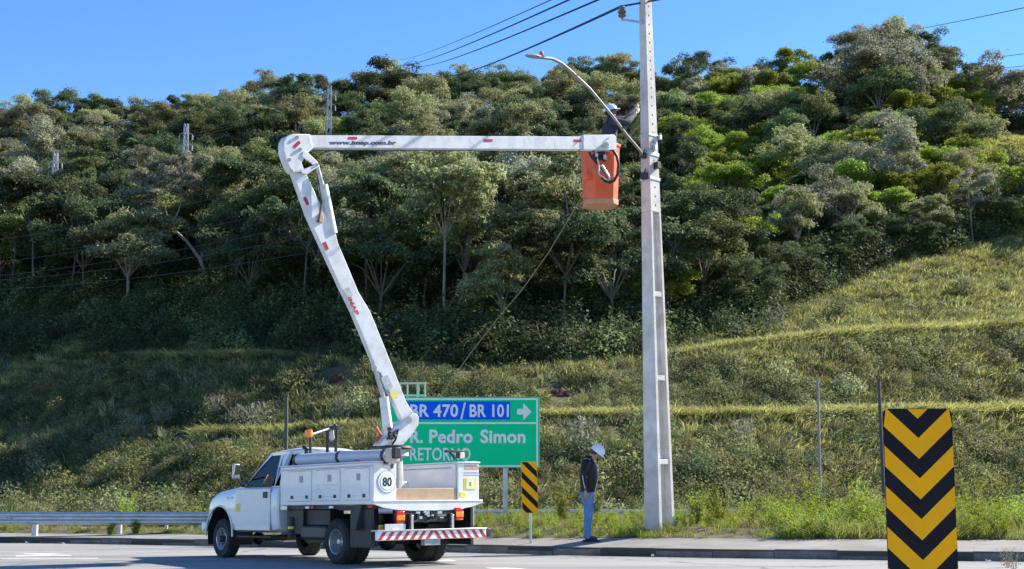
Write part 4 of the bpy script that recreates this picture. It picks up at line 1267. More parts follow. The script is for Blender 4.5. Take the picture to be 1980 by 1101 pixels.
def sign_text(s, u0, u1, v0, v1, d, bold):
    a, b = sp(u0, v1, d), sp(u1, v0, d)
    me = text_mesh(s, 0.4, bold=bold, extrude=0.001, spacing=1.05)
    xs = [p.co.x for p in me.vertices]; zs = [p.co.y for p in me.vertices]
    kx_, kz_ = (b.x - a.x) / (max(xs) - min(xs)), (b.z - a.z) / (max(zs) - min(zs))
    M = SMi @ frame_matrix(a, (1, 0, 0), (0, 0, 1)) @ Matrix.Diagonal((kx_, kz_, 1, 1)) @ Matrix.Translation((-min(xs), -min(zs), 0))
    me.transform(M); me.materials.clear(); me.materials.append(M_signwhite)
    o = bpy.data.objects.new('lettering', me); COL.objects.link(o); o.parent = sign
sign_text('BR 470', 793, 886, 782, 807, 0.007, 0.010)
sign_text('/', 890, 901, 779, 811, 0.007, 0.006)
sign_text('BR 101', 908, 984, 782, 807, 0.007, 0.010)
sign_text('R.', 793, 818, 832, 857, 0.004, 0.012)
sign_text('Pedro', 830, 914, 831, 857.5, 0.004, 0.012)
sign_text('Simon', 929, 1016, 831, 857.5, 0.004, 0.012)
sign_text('RETORNO', 793, 910, 866, 891, 0.004, 0.006)
ar = [(1000, 791), (1012, 791), (1012, 780), (1027.5, 796.5), (1012, 813), (1012, 802), (1000, 802)]
MB().prism([sp(u, v, 0.001) for u, v in ar], (0, -0.004, 0)).tf(SMi).build('arrow', M_signwhite, sign)
gz = verge_z(0, SY) - 0.4
for u in (790, 977):
    p = sp(u, 905); m_ = MB()
    m_.span((p.x - 0.055, SY + 0.03, gz), (p.x + 0.055, SY + 0.045, sg1.z - 0.05)); m_.span((p.x - 0.055, SY + 0.14, gz), (p.x + 0.055, SY + 0.155, sg1.z - 0.05))
    m_.span((p.x - 0.006, SY + 0.046, gz), (p.x + 0.006, SY + 0.139, sg1.z - 0.05))
    m_.tf(SMi).build('post', M_galv, sign)
for v in (790, 835, 885):
    a = sp(740, v); b = sp(1038, v)
    MB().span((a.x, SY + 0.0205, a.z - 0.03), (b.x, SY + 0.029, a.z + 0.03)).tf(SMi).build('back_rail', M_galv, sign)
tag(sign, 'large green direction sign reading BR 470/BR 101, R. Pedro Simon, RETORNO', 'road sign')

# pale open frame behind the sign's top edge
fr_ = empty('metal_frame', (at(798, 750, 31.6).x, 31.6, verge_z(-2, 31.6)))
FMi = rootmat(fr_).inverted()
MPF = mat('pale_frame_paint', (0.62, 0.60, 0.54), rough=0.6, var=0.1)
for u, w in ((774, .03), (788, .035), (808, .06), (822, .035)):
    a = at(u, 743, 31.6); low = 0.4 if u in (774, 822) else at(u, 768, 31.6).z
    MB().span((a.x - w / 2, 31.58, low), (a.x + w / 2, 31.62, a.z)).tf(FMi).build('upright', MPF, fr_)
for v in (741.5, 765):
    a, b = at(773, v, 31.6), at(823, v, 31.6)
    MB().span((a.x - .01, 31.575, a.z - 0.022), (b.x + .01, 31.625, a.z + 0.022)).tf(FMi).build('bar', MPF, fr_)
tag(fr_, 'small pale open frame sticking up behind the top edge of the green sign', 'metal frame')

# ------------------------------------------------------------------ hazard markers
def clip_y(poly, y0, y1):
    for lim, sgn in ((y0, 1), (y1, -1)):
        out = []
        for i, p in enumerate(poly):
            q = poly[(i + 1) % len(poly)]
            ip, iq = (p[1] - lim) * sgn >= 0, (q[1] - lim) * sgn >= 0
            if ip: out.append(p)
            if ip != iq:
                t = (lim - p[1]) / (q[1] - p[1]); out.append((p[0] + (q[0] - p[0]) * t, lim))
        poly = out
        if len(poly) < 3: return []
    return poly
def rounded(w, h, r, n=5):
    pts = []
    for cx, cy, a0 in ((w / 2 - r, r, -90), (w / 2 - r, h - r, 0), (-w / 2 + r, h - r, 90), (-w / 2 + r, r, 180)):
        for k in range(n + 1):
            a = R(a0 + 90 * k / n); pts.append((cx + r * math.cos(a), cy + r * math.sin(a)))
    return pts
# big chevron board close to the lens
CY = 10.0
tc_, bc_ = at(1773.5, 790.5, CY), at(1788.5, 1185, CY)
Wc = at(1840, 790, CY).x - at(1707, 791, CY).x
pxm = Wc / 134.0
chev = empty('chevron_marker', (bc_.x, CY, road_z(CY)))
CMi = rootmat(chev).inverted()
down = (bc_ - tc_); Hc = down.length; down.normalize()
def cp_(x, y, d=0.0): return tc_ + Vector((x, 0, 0)) + down * y + Vector((0, -d, 0))
MB().prism([cp_(x, y) for x, y in rounded(Wc, Hc, 0.045)], (0, 0.012, 0)).tf(CMi).build('board', M_signblack, chev)
for k in range(-1, 5):
    yL = 97 + 77.5 * k
    for sgn in (-1, 1):
        poly = [(0, yL), (0, yL - 40), (sgn * 67, yL - 40 - 63), (sgn * 67, yL - 63)]
        poly = clip_y(poly, 1.0, Hc / pxm - 1)
        if not poly: continue
        # keep inside the rounded top corners
        pts = []
        for x, y in poly:
            x = x * 0.992
            if y < 9 and abs(x) > 58: x = math.copysign(min(abs(x), 58 + math.sqrt(max(0, 81 - (9 - y) ** 2)) - 0.6), x)
            pts.append((x * pxm, y * pxm))
        MB().prism([cp_(x, y, 0.0005) for x, y in pts], (0, -0.0015, 0)).tf(CMi).build('yellow_stripe', M_yellow, chev)
MB().span((tc_.x - 0.03, CY + 0.0125, tc_.z - 0.15), (tc_.x + 0.03, CY + 0.05, tc_.z - 0.10)).tf(CMi).build('clamp', M_galv, chev)
MB().tube([cp_(0, 0.06) + Vector((0, 0.045, 0)), Vector((bc_.x, CY + 0.045, road_z(CY) - 0.2))], 0.03, 10).tf(CMi).build('post', M_galv, chev)
tag(chev, 'large black and yellow chevron hazard board close by at right', 'hazard marker')
# the small slanted one by the kerb
KY = on_road(1027, 1058).y + 1.5
KY = 24.75; p_foot = at(1027, 1048, KY)
mk_ = empty('hazard_marker', (p_foot.x, KY, walk_z(p_foot.x, KY)))
KMi = rootmat(mk_).inverted()
kt, kb = at(1022.5, 893, KY), at(1025.5, 993, KY)
Wk = at(1038.5, 893, KY).x - at(1007, 893, KY).x; Hk = (kb - kt).length; kd = (kb - kt).normalized(); pk = Hk / 100.0
def kp(x, y, d=0.0): return kt + Vector((x, 0, 0)) + kd * y + Vector((0, -d, 0))
MB().prism([kp(x, y) for x, y in rounded(Wk, Hk, 0.025)], (0, 0.008, 0)).tf(KMi).build('board', M_yellow, mk_)
for y0 in (-12, 18, 48, 78):
    poly = clip_y([(-15.2, y0), (15.2, y0 + 31), (15.2, y0 + 44), (-15.2, y0 + 13)], 1, 99)
    if poly: MB().prism([kp(x * pk, y * pk, 0.0005) for x, y in poly], (0, -0.0015, 0)).tf(KMi).build('black_stripe', M_signblack, mk_)
MB().tube([kp(0, 0.05) + Vector((0, 0.03, 0)), Vector((p_foot.x, KY + 0.03, walk_z(p_foot.x, KY) - 0.15))], 0.024, 10).tf(KMi).build('post', M_galv, mk_)
tag(mk_, 'small black and yellow striped hazard marker on a thin post beside the kerb', 'hazard marker')

# ------------------------------------------------------------------ guardrails
WP = [(0, 0), (-.012, .015), (-.075, .05), (-.082, .075), (-.075, .10), (-.012, .135), (-.006, .16), (-.012, .185), (-.075, .22), (-.082, .245), (-.075, .27), (-.012, .305), (0, .32)]
def guardrail(name, path, post_at, label, group, post_m, hgt, zfun, post_w=0.15):
    root = empty(name, Vector((path[0].x, path[0].y, zfun(path[0].x, path[0].y)))); Mi = rootmat(root).inverted()
    P = resample(path, 4.0)
    for a, b in zip(P, P[1:]):
        d = (b - a); dn = Vector((d.x, d.y, 0)).normalized(); nn = Vector((dn.y, -dn.x, 0))
        b_ = b + dn * 0.15
        vs1 = [a - nn * y + Vector((0, 0, z)) for y, z in WP]; vs2 = [b_ - nn * (y - 0.004) + Vector((0, 0, z)) for y, z in WP]
        n = len(WP); m_ = MB()
        back1 = [p - nn * 0.005 for p in vs1]; back2 = [p - nn * 0.005 for p in vs2]
        m_.add(vs1 + vs2 + back1 + back2, [(i, i + 1, n + i + 1, n + i) for i in range(n - 1)] + [(2 * n + i, 3 * n + i, 3 * n + i + 1, 2 * n + i + 1) for i in range(n - 1)]
               + [(0, n, 3 * n, 2 * n), (n - 1, 3 * n - 1, 4 * n - 1, 2 * n - 1)] + [(i, 2 * n + i, 2 * n + i + 1, i + 1) for i in range(n - 1)] + [(n + i, n + i + 1, 3 * n + i + 1, 3 * n + i) for i in range(n - 1)])
        rl = m_.tf(Mi).build('rail', M_galv, root, smooth=50)
        bt = MB()
        for z in (.04, .28, .16):
            for s in (0.03, 0.13): bt.sphere(tuple(Mi @ (b + dn * s + nn * 0.03 + Vector((0, 0, z)))), 0.014, 6, 4)
        bt.build('bolts', M_galv, rl)['kind'] = 'stuff'
    for (x, y) in post_at:
        z0 = zfun(x, y); zt = min(P, key=lambda q: abs(q.x - x)).z + 0.27
        MB().span((x - post_w / 2, y + 0.01, z0 - 0.3), (x + post_w / 2, y + 0.12, zt)).tf(Mi).build('post', post_m, root, bevel=0.008)
    tag(root, label, 'guardrail', group); return root
M_postw = mat('post_white', (0.62, 0.62, 0.60), rough=0.7, var=0.12, dirt=(0.35, 0.33, 0.3), dirt_amt=0.5)
gp = [at(-330, 1013.5, 35.2), at(-100, 1014.5, 34.3), at(0, 1014.8, 33.9), at(200, 1015.2, 33.4), at(396, 1016, 32.9)]
def gz_(x, y): return verge_z(x, y)
pa = []
for u, v in ((-95, 0), (65, 0), (228, 0), (388, 0)):
    q = at(u, 1020, 33.9 - u * 0.0025); pa.append((q.x, q.y + 0.03))
guardrail('guardrail', gp, pa, 'long grey steel guardrail on white posts behind the kerb at left', None, M_postw, .6, gz_, 0.13)
gp2 = [at(700, 1003, 46), at(1200, 1003, 46), at(2400, 1003, 46)]
gp2 = [Vector((p.x, 46, 0.0)) for p in gp2]
pa2 = [(x, 46.02) for x in np.arange(-4, 26, 2.0)]
guardrail('guardrail', gp2, pa2, 'distant guardrail half hidden by grass behind the standing man', None, M_galv, .6, lambda x, y: -0.5, 0.1)

# thin posts before the hill, a stake
def thin_post(u0, v0, u1, Y, r, m, label):
    a = at(u0, v0, Y); z0 = verge_z(0, Y); b = at(u1, 960, Y)
    root = empty('thin_post', (b.x, Y, z0)); Mi = rootmat(root).inverted()
    MB().tube([Vector((b.x, Y, z0 - 0.4)), a], [r * 1.15, r], 8).tf(Mi).build('shaft', m, root, smooth=60)
    MB().lathe([(r * 1.3, -0.04), (r * 1.3, 0.02), (0.0001, 0.03)], Mi @ a, 'z', 8).build('cap', m, root)
    tag(root, label, 'post', 'thin posts below the hill')
M_pgrey = mat('post_grey', (0.30, 0.29, 0.27), rough=0.8, var=0.2)
M_pdark = mat('post_dark', (0.085, 0.08, 0.075), rough=0.8, var=0.2)
thin_post(554, 765, 554, 38, 0.05, M_pdark, 'thin dark post rising behind the truck cab roof')
thin_post(1581, 735, 1585, 38, 0.035, M_pgrey, 'thin pale post between the concrete pole and the chevron board')
thin_post(1699, 733, 1709, 37, 0.045, M_pdark, 'thin dark leaning post just left of the chevron board')
st = empty('concrete_stake', (at(323, 990, 34.5).x, 34.5, verge_z(at(323, 990, 34.5).x, 34.5)))
MB().box((0, 0, 0.2), (0.07, 0.07, 0.75)).build('shaft', M_postw, st, bevel=0.01); MB().lathe([(0.05, 0.57), (0.05, 0.6), (0.0001, 0.63)], (0, 0, 0), 'z', 8).build('cap', M_postw, st)
tag(st, 'small pale stake just behind the near guardrail left of the truck', 'stake')

# litter at the kerb
def litter(u, v, s, label):
    p = on_road(u, v); m_ = MB(); vs = []
    for i in range(5):
        for j in range(4): vs.append((p.x + (i - 2) * s * .25 + rng.normal() * s * .05, p.y + (j - 1.5) * s * .2, p.z + 0.012 + abs(rng.normal()) * s * 0.28))
    m_.add(vs, [(i * 4 + j, (i + 1) * 4 + j, (i + 1) * 4 + j + 1, i * 4 + j + 1) for i in range(4) for j in range(3)])
    o = m_.build('litter', M_litter); sd = o.modifiers.new('thick', 'SOLIDIFY'); sd.thickness = 0.006
    tag(o, label, 'litter', 'litter along the kerb')
litter(1911, 1088, 0.07, 'white crumpled paper in the gutter right of the chevron board')
litter(52, 1051, 0.07, 'white scrap in the gutter below the left guardrail post')
litter(122, 1052.5, 0.06, 'small white scrap in the gutter, second from the left edge')
litter(1262, 1078, 0.05, 'tiny white scrap in the gutter below the concrete pole')
# ------------------------------------------------------------------ the bucket truck
PSI = 2.253
truck = empty('bucket_truck', (-1.882, 20.52, 0.0), (0, 0.019, PSI))
TM = rootmat(truck); TI = TM.inverted()
def tl(u, v, axis, val):
    """photograph ray to truck-local point on the plane axis = val (x forward, y left, z up)"""
    o = TI @ Vector((0, 0, CAMH)); d = TI.to_3x3() @ ray(u, v)
    i = 'xyz'.index(axis); t = (val - o[i]) / d[i]
    return o + d * t
def part(mb, name, m, parent=truck, bevel=0.0, smooth=None, segs=2): return mb.build(name, m, parent, bevel, smooth, segs)

# cab body: sections lofted nose to tail
def section(x, w, zb, zsh, zt):
    half = [(0, zb), (w - .10, zb), (w - .03, zb + .04), (w - .005, zb + .16), (w + .006, .80 if zsh > .85 else zsh * .8), (w, zsh - .10), (w - .025, zsh - .03), (w - .075, zsh + (zt - zsh) * .25), (w * .62, zt - (zt - zsh) * .2), (0, zt)]
    return [Vector((x, y, z)) for y, z in half] + [Vector((x, -y, z)) for y, z in half[-2:0:-1]]
ST = [(1.735, .88, .47, 1.14, 1.165), (1.76, .905, .46, 1.15, 1.175), (1.9, .915, .44, 1.155, 1.18), (2.4, .918, .44, 1.155, 1.18), (2.9, .918, .44, 1.155, 1.185), (3.1, .918, .44, 1.15, 1.225),
      (3.3, .918, .44, 1.13, 1.225), (3.6, .915, .44, 1.10, 1.21), (3.85, .905, .44, 1.07, 1.185), (4.05, .89, .46, 1.035, 1.145), (4.18, .87, .50, .99, 1.09), (4.25, .84, .54, .94, 1.03), (4.28, .80, .58, .90, .97)]
rings = [section(*s) for s in ST]; nrg = len(rings[0])
cb = MB(); cb.add([p for r_ in rings for p in r_], [(i * nrg + k, i * nrg + (k + 1) % nrg, (i + 1) * nrg + (k + 1) % nrg, (i + 1) * nrg + k) for i in range(len(rings) - 1) for k in range(nrg)] + [tuple(range(nrg)), tuple(range((len(rings) - 1) * nrg, len(rings) * nrg))])
cab = part(cb, 'cab_body', M_cab)
cut = MB(); AX, AZ, AR = 3.70, 0.395, 0.47
for s in (-1, 1):
    cut.lathe([(0.0001, .52 * s), (AR, .52 * s), (AR, 1.3 * s), (0.0001, 1.3 * s)], (AX, 0, AZ), 'y', 40)
co = cut.build('cutter', None, truck)
bl = cab.modifiers.new('arches', 'BOOLEAN'); bl.object = co; bl.operation = 'DIFFERENCE'; bl.solver = 'EXACT'
bpy.context.view_layer.update()
dg = bpy.context.evaluated_depsgraph_get(); dg.update()
nm = bpy.data.meshes.new_from_object(cab.evaluated_get(dg))
cab.modifiers.clear(); cab.data = nm; bpy.data.objects.remove(co)
nm.materials.clear(); nm.materials.append(M_cab)
for p in nm.polygons: p.use_smooth = True; p.material_index = 0
nm.set_sharp_from_angle(angle=R(32))
for s in (-1, 1):
    li = MB(); n = 28; vs = []
    for k in range(n + 1):
        a = math.pi * (-0.12 + 1.24 * k / n)
        for y in (.53, .895): vs.append((AX + .464 * math.cos(a), s * y, AZ + .464 * math.sin(a)))
    li.add(vs, [(2 * k, 2 * k + 1, 2 * k + 3, 2 * k + 2) for k in range(n)])
    li.add([(AX, s * .53, AZ)] + [(AX + .464 * math.cos(math.pi * (-0.12 + 1.24 * k / n)), s * .531, AZ + .464 * math.sin(math.pi * (-0.12 + 1.24 * k / n))) for k in range(n + 1)], [(0, k + 1, k + 2) for k in range(n)])
    part(li, 'wheel_liner', M_black)
    lip = [(AX + .478 * math.cos(a), s * .920, AZ + .478 * math.sin(a)) for a in np.linspace(-0.05, math.pi * 1.02, 26)]
    part(MB().tube(lip, .016, 8), 'arch_lip', M_cab, smooth=60)
# interior well seen through the windows, seat, wheel
part(MB().box((2.45, 0, 1.195), (1.3, 1.66, .03)), 'cabin_floor', M_interior)
part(MB().box((2.02, 0, 1.36), (.16, 1.45, .36), (0, -.12, 0)), 'seat_back', M_interior, bevel=.05)
part(MB().box((2.95, 0, 1.25), (.3, 1.6, .12)), 'dashboard', M_interior, bevel=.04)
sw_ = MB(); c = Vector((2.70, .42, 1.30)); ax = Vector((-.8, 0, .6)); px_ = Vector((.6, 0, .8)); py_ = Vector((0, 1, 0))
sw_.tube([c + px_ * .17 * math.cos(a) + py_ * .17 * math.sin(a) for a in np.linspace(0, 6.283, 25)], .014, 6)
sw_.tube([c - py_ * .16, c + py_ * .16], .012, 6); sw_.tube([c, c - ax * .25], .02, 6)
part(sw_, 'steering_wheel', M_black, smooth=60)
# greenhouse
zr0, yr, yb = 1.705, .70, .865
rf = MB(); vs = []; nx, ny = 9, 13
for i in range(nx):
    x = 1.745 + (2.36 - 1.745) * i / (nx - 1); tx_ = i / (nx - 1)
    for j in range(ny):
        q = -1 + 2 * j / (ny - 1); ww = yr + .03 - .03 * tx_ - (0.03 if i == 0 else 0)
        edge = 0.085 * (1 - abs(q) ** 3.2) * (0.35 if i in (0, nx - 1) else 0.8 if i in (1, nx - 2) else 1.0)
        vs.append((x, q * ww, zr0 - .012 * tx_ + edge + .012))
top = len(vs)
vs += [(x, y, zr0 - .035 - .012 * (x - 1.745)) for x, y, z in vs]
fs = [(i * ny + j, (i + 1) * ny + j, (i + 1) * ny + j + 1, i * ny + j + 1) for i in range(nx - 1) for j in range(ny - 1)]
fs += [tuple(top + k for k in reversed(f_)) for f_ in fs]
bd_ = [j for j in range(ny)] + [i * ny + ny - 1 for i in range(1, nx)] + [(nx - 1) * ny + j for j in range(ny - 2, -1, -1)] + [i * ny for i in range(nx - 2, 0, -1)]
fs += [(bd_[k], bd_[(k + 1) % len(bd_)], top + bd_[(k + 1) % len(bd_)], top + bd_[k]) for k in range(len(bd_))]
rf.add(vs, fs); part(rf, 'roof', M_cab, smooth=40)
def pillar(name, b0, b1, t0, t1, s, thick=.05, m=M_cab):
    pts = [Vector((b0[0], s * b0[1], b0[2])), Vector((b1[0], s * b1[1], b1[2])), Vector((t1[0], s * t1[1], t1[2])), Vector((t0[0], s * t0[1], t0[2]))]
    nrm = Vector((0, -s, -.15)) * thick
    part(MB().prism(pts, nrm), name, m, bevel=.012)
for s in (-1, 1):
    pillar('front_pillar', (3.07, yb, 1.16), (2.95, yb, 1.16), (2.27, yr, 1.70), (2.34, yr, 1.70), s)
    pillar('door_pillar', (2.02, yb + .005, 1.16), (1.92, yb + .005, 1.16), (1.91, yr + .01, 1.70), (1.99, yr + .01, 1.70), s)
    pillar('rear_pillar', (1.93, yb + .003, 1.16), (1.745, yb + .003, 1.16), (1.755, yr + .003, 1.70), (1.92, yr + .003, 1.70), s)
    # black window frame, glass
    q = [Vector((x, s * y, z)) for x, y, z in ((2.95, yb - .02, 1.175), (2.02, yb - .02, 1.175), (1.985, yr - .01, 1.685), (2.28, yr - .01, 1.685))]
    part(MB().prism(q, (0, -s * .004, 0)), 'side_window', M_glass)
    part(MB().tube([q[0], q[1], q[2], q[3], q[0]], .014, 6), 'window_seal', M_black)
part(MB().tube([(1.755, -.66, 1.20), (1.755, .66, 1.20)], .03, 8), 'rear_sill', M_cab)
part(MB().span((1.74, -.86, 1.16), (1.765, .86, 1.26)), 'rear_panel', M_cab, bevel=.006)
part(MB().prism([(1.748, -.70, 1.262), (1.748, .70, 1.262), (1.757, .62, 1.675), (1.757, -.62, 1.675)], (.004, 0, 0)), 'rear_window', M_glass)
part(MB().prism([(3.04, -.82, 1.19), (3.04, .82, 1.19), (2.335, .67, 1.69), (2.335, -.67, 1.69)], (.004, 0, .005)), 'windshield', M_glass)
# door with its gap, handle
dpts = [(3.10, .475), (3.13, .75), (3.08, 1.13), (1.955, 1.13), (1.95, .475)]
for s in (-1, 1):
    part(MB().prism([(x + (.004 if x > 2.5 else -.004), s * .905, z + (.003 if z > .8 else -.003)) for x, z in dpts], (0, s * .021, 0)), 'door_gap', M_sticker_g)
    dr = part(MB().prism([(x, s * .905, z) for x, z in dpts], (0, s * .0265, 0)), 'door', M_cab, bevel=.008)
    part(MB().box((2.10, s * .938, 1.035), (.13, .02, .10)), 'door_handle', M_black, dr, bevel=.008)
    if s > 0:
        st_ = tl(460, 982, 'y', .934)
        part(MB().box((st_.x, .9335, st_.z), (.16, .003, .13)), 'sticker', M_sticker_y, dr); part(MB().box((st_.x - .005, .936, st_.z), (.03, .002, .07)), 'sticker_mark', M_sticker_g, dr)
    em = tl(443, 963, 'y', .93)
    part(MB().box((em.x, s * .921, em.z), (.20, .012, .035)), 'emblem', M_galv, cab, bevel=.004)
    # mirror on its arm
    mm = tl(456, 912, 'y', 1.08) if s > 0 else Vector((3.0, -1.08, 1.38))
    mr_ = part(MB().box((mm.x, s * 1.08, mm.z), (.06, .12, .25)), 'mirror', M_galv, bevel=.02)
    part(MB().box((mm.x - .040, s * 1.08, mm.z), (.006, .10, .22), (0, -.22, s * .05)), 'mirror_glass', M_mirror, mr_)
    part(MB().tube([(mm.x, s * 1.06, mm.z + .1), (2.98, s * .87, 1.32)], .014, 6).tube([(mm.x, s * 1.06, mm.z - .1), (2.98, s * .88, 1.18)], .014, 6), 'mirror_arm', M_black, mr_)
    # lamps and trim of the nose
    part(MB().box((4.235, s * .66, .86), (.08, .26, .20), (0, 0, -s * .25)), 'headlight', M_signwhite, bevel=.02)
    part(MB().box((2.5, s * .84, .37), (1.15, .16, .03)), 'side_step', M_black, bevel=.008)
part(MB().span((4.24, -.5, .66), (4.295, .5, .93)), 'grille', M_galv, bevel=.02)
part(MB().span((4.20, -.93, .44), (4.36, .93, .63)), 'front_bumper', M_galv, bevel=.035)

# wheels
def wheel(x, y, s, dual=False):
    rr = .330; w = .205
    prof = [(.185, -w / 2 + .02), (.215, -w / 2), (.29, -w / 2 - .004), (.318, -w / 2 + .022), (rr, -w / 2 + .05), (rr, w / 2 - .05), (.318, w / 2 - .022), (.29, w / 2 + .004), (.215, w / 2), (.185, w / 2 - .02), (.185, -w / 2 + .02)]
    ty = MB().lathe(prof, (x, y, rr - .005), 'y', 36)
    for k in range(36):
        a = 2 * math.pi * k / 36
        for dy in (-.055, 0.0, .055):
            ty.box((x + (rr + .001) * math.cos(a + dy), y + dy, rr - .005 + (rr + .001) * math.sin(a + dy)), (.012, .036, .032), (0, -(a + dy), 0))
    t_ = part(ty, 'wheel', M_rubber, smooth=40)
    o = s * w / 2
    deep = -.085 if dual else .0
    rim = MB().lathe([(.188, o * .92), (.182, o * 1.0), (.170, o * .9), (.160, o * .35 + s * deep * .4), (.150, o * .25 + s * deep), (.10, o * .32 + s * deep), (.085, o * .42 + s * deep), (.0001, o * .42 + s * deep)], (x, y, rr - .005), 'y', 28)
    part(rim, 'rim', M_steel, t_, smooth=35)
    hub = MB().lathe([(.062, o * .3 + s * deep), (.058, o * .75 + s * (deep + .03)), (.035, o * .9 + s * (deep + .045)), (.0001, o * .92 + s * (deep + .045))], (x, y, rr - .005), 'y', 16)
    for k in range(8):
        a = 2 * math.pi * (k + .5) / 8
        hub.lathe([(.011, o * .3 + s * deep), (.011, o * .55 + s * deep), (.0001, o * .57 + s * deep)], (x + .082 * math.cos(a), y, rr - .005 + .082 * math.sin(a)), 'y', 6)
    part(hub, 'hub', M_black if not dual else M_steel, t_, smooth=35)
    hl = MB()
    for k in range(8):
        a = 2 * math.pi * k / 8
        hl.lathe([(.027, o * .30 + s * (deep + .003)), (.0001, o * .30 + s * (deep + .004))], (x + .125 * math.cos(a), y, rr - .005 + .125 * math.sin(a)), 'y', 10)
    part(hl, 'rim_holes', M_black, t_)
for s in (-1, 1):
    wheel(3.65, s * .80, s)
    wheel(0, s * .815, s, True)
    wheel(0, s * .59, s, False)
# chassis and what hangs under it
for s in (-1, 1): part(MB().span((-1.15, s * .36 - .03, .56), (4.1, s * .36 + .03, .72)), 'chassis_rail', M_black, bevel=.008)
part(MB().tube([(0, -.6, .32), (0, .6, .32)], .06, 10).sphere((0, 0, .32), .15, 12, 8), 'rear_axle', M_black, smooth=50)
part(MB().tube([(3.65, -.75, .32), (3.65, .75, .32)], .05, 10).sphere((3.65, .2, .32), .11, 10, 7), 'front_axle', M_black, smooth=50)
part(MB().tube([(.1, 0, .36), (2.4, 0, .48)], .045, 8), 'drive_shaft', M_black, smooth=50)
part(MB().span((-1.0, -.90, .80), (1.56, .90, .855)), 'floor_frame', M_black, bevel=.006)
tk0, tk1 = tl(580, 1018, 'y', .86), tl(630, 1044, 'y', .86)
part(MB().span((tk1.x, .5, .345), (tk0.x, .86, .555)), 'fuel_tank', mat('tank_blue_black', (.025, .035, .05), rough=.45), bevel=.04)
part(MB().span((.35, .55, .56), (1.35, .80, .80)), 'storage_case', M_black, bevel=.01)
cn = tl(563, 1022, 'y', .86)
can = part(MB().lathe([(.0001, -.17), (.055, -.17), (.06, -.15), (.06, .15), (.05, .17), (.0001, .175)], (cn.x, .85, cn.z), 'z', 14), 'canister', M_black, smooth=40)
part(MB().lathe([(.0612, -.01), (.0612, .03)], (cn.x, .85, cn.z), 'z', 14), 'canister_label', M_sticker_y, can)
part(MB().span((1.05, .45, .42), (1.55, .85, .84)), 'under_box', M_black, bevel=.01)
for s in (-1, 1):
    part(MB().span((-.95, s * .86, .25), (-.40, s * .915, .80)).span((-.44, s * .45, .25), (-.40, s * .86, .80)), 'mudguard', M_black, bevel=.006)
    part(MB().tube([(-.05, s * .90, .79), (-.62, s * .90, .79)], .015, 6), 'guard_bar', M_black)
    # stabiliser leg, swung up
    part(MB().prism([(-.75, s * .95, .86), (-.60, s * .95, .86), (-.55, s * 1.02, .50), (-.70, s * 1.02, .50)], (0, -s * .10, 0)), 'stabiliser_leg', M_black, bevel=.01)
    part(MB().span((1.42, s * .88, .79), (1.62, s * .93, .86)), 'side_marker', M_steel, bevel=.006)
for u, mm_ in ((594, M_signwhite), (604, M_redlens), (640, M_signwhite), (716, M_redlens)):
    p = tl(u, 979, 'y', .92); part(MB().box((p.x, .915, .828), (.11 if mm_ is M_signwhite else .08, .02, .035)), 'side_reflector', mm_, bevel=.004)

# service body: two lockers with the deck between
def locker(s):
    b = part(MB().span((-1.05, s * .55, .86), (1.59, s * .95, 1.455)), 'locker', M_white, bevel=.014)
    part(MB().span((-1.07, s * .53, 1.455), (1.61, s * .965, 1.475)), 'locker_lid', M_white, b, bevel=.008)
    part(MB().span((-1.03, s * .951, 1.395), (1.57, s * .972, 1.415)), 'drip_rail', M_galv, b, bevel=.005)
    for (u0, u1) in ((557, 602), (611, 657), (666, 714)):
        x0, x1 = tl(u0, 940, 'y', .955).x, tl(u1, 940, 'y', .955).x
        part(MB().span((x1 - .008, s * .949, .917), (x0 + .008, s * .9515, 1.383)), 'door_gap', M_sticker_g, b)
        d = part(MB().span((x1, s * .950, .925), (x0, s * .957, 1.375)), 'locker_door', M_white, b, bevel=.006)
        xm = (x0 + x1) / 2 - .05
        # latch and hinges are pieces of the door front, kept with the locker
        part(MB().box((xm, s * .961, 1.255), (.085, .014, .10)).box((xm, s * .969, 1.255), (.04, .012, .05)), 'latch', M_dirtygrey, b, bevel=.004)
        for xx in (x0 - .13, x1 + .13): part(MB().box((xx, s * .962, .985), (.06, .016, .05)), 'hinge', M_black, b, bevel=.004)
        part(MB().span((x1 + .16, s * .957, .982), (x0 - .16, s * .959, .987)), 'hinge_line', M_sticker_g, b)
    if s > 0:
        a = tl(611, 940, 'y', .957).x; c_ = tl(657, 940, 'y', .957).x
        part(MB().span((c_ + .03, .957, 1.155), (a - .03, .9585, 1.16)), 'door_line', M_sticker_g, b)
    return b
lockL, lockR = locker(1), locker(-1)
part(MB().span((-1.07, -.55, .86), (1.55, .55, .90)), 'deck', M_dirtygrey)
part(MB().span((1.50, -.55, .90), (1.55, .55, 1.42)), 'deck_headboard', M_dirtygrey, bevel=.006)
part(MB().span((-1.03, -.549, .905), (-1.0, -.545, 1.44)).span((-.9, -.5485, 1.38), (1.45, -.545, 1.40)), 'inner_lining', M_dirtygrey)
part(MB().span((-1.035, -.54, .905), (-1.0, .54, 1.085)), 'tail_board', M_tan, bevel=.006)
part(MB().span((-.30, -.20, .90), (.25, .42, 1.20)), 'deck_case', M_white, bevel=.015)
part(MB().span((-.72, .36, .90), (-.45, .53, 1.17)), 'deck_black_case', M_black, bevel=.015)
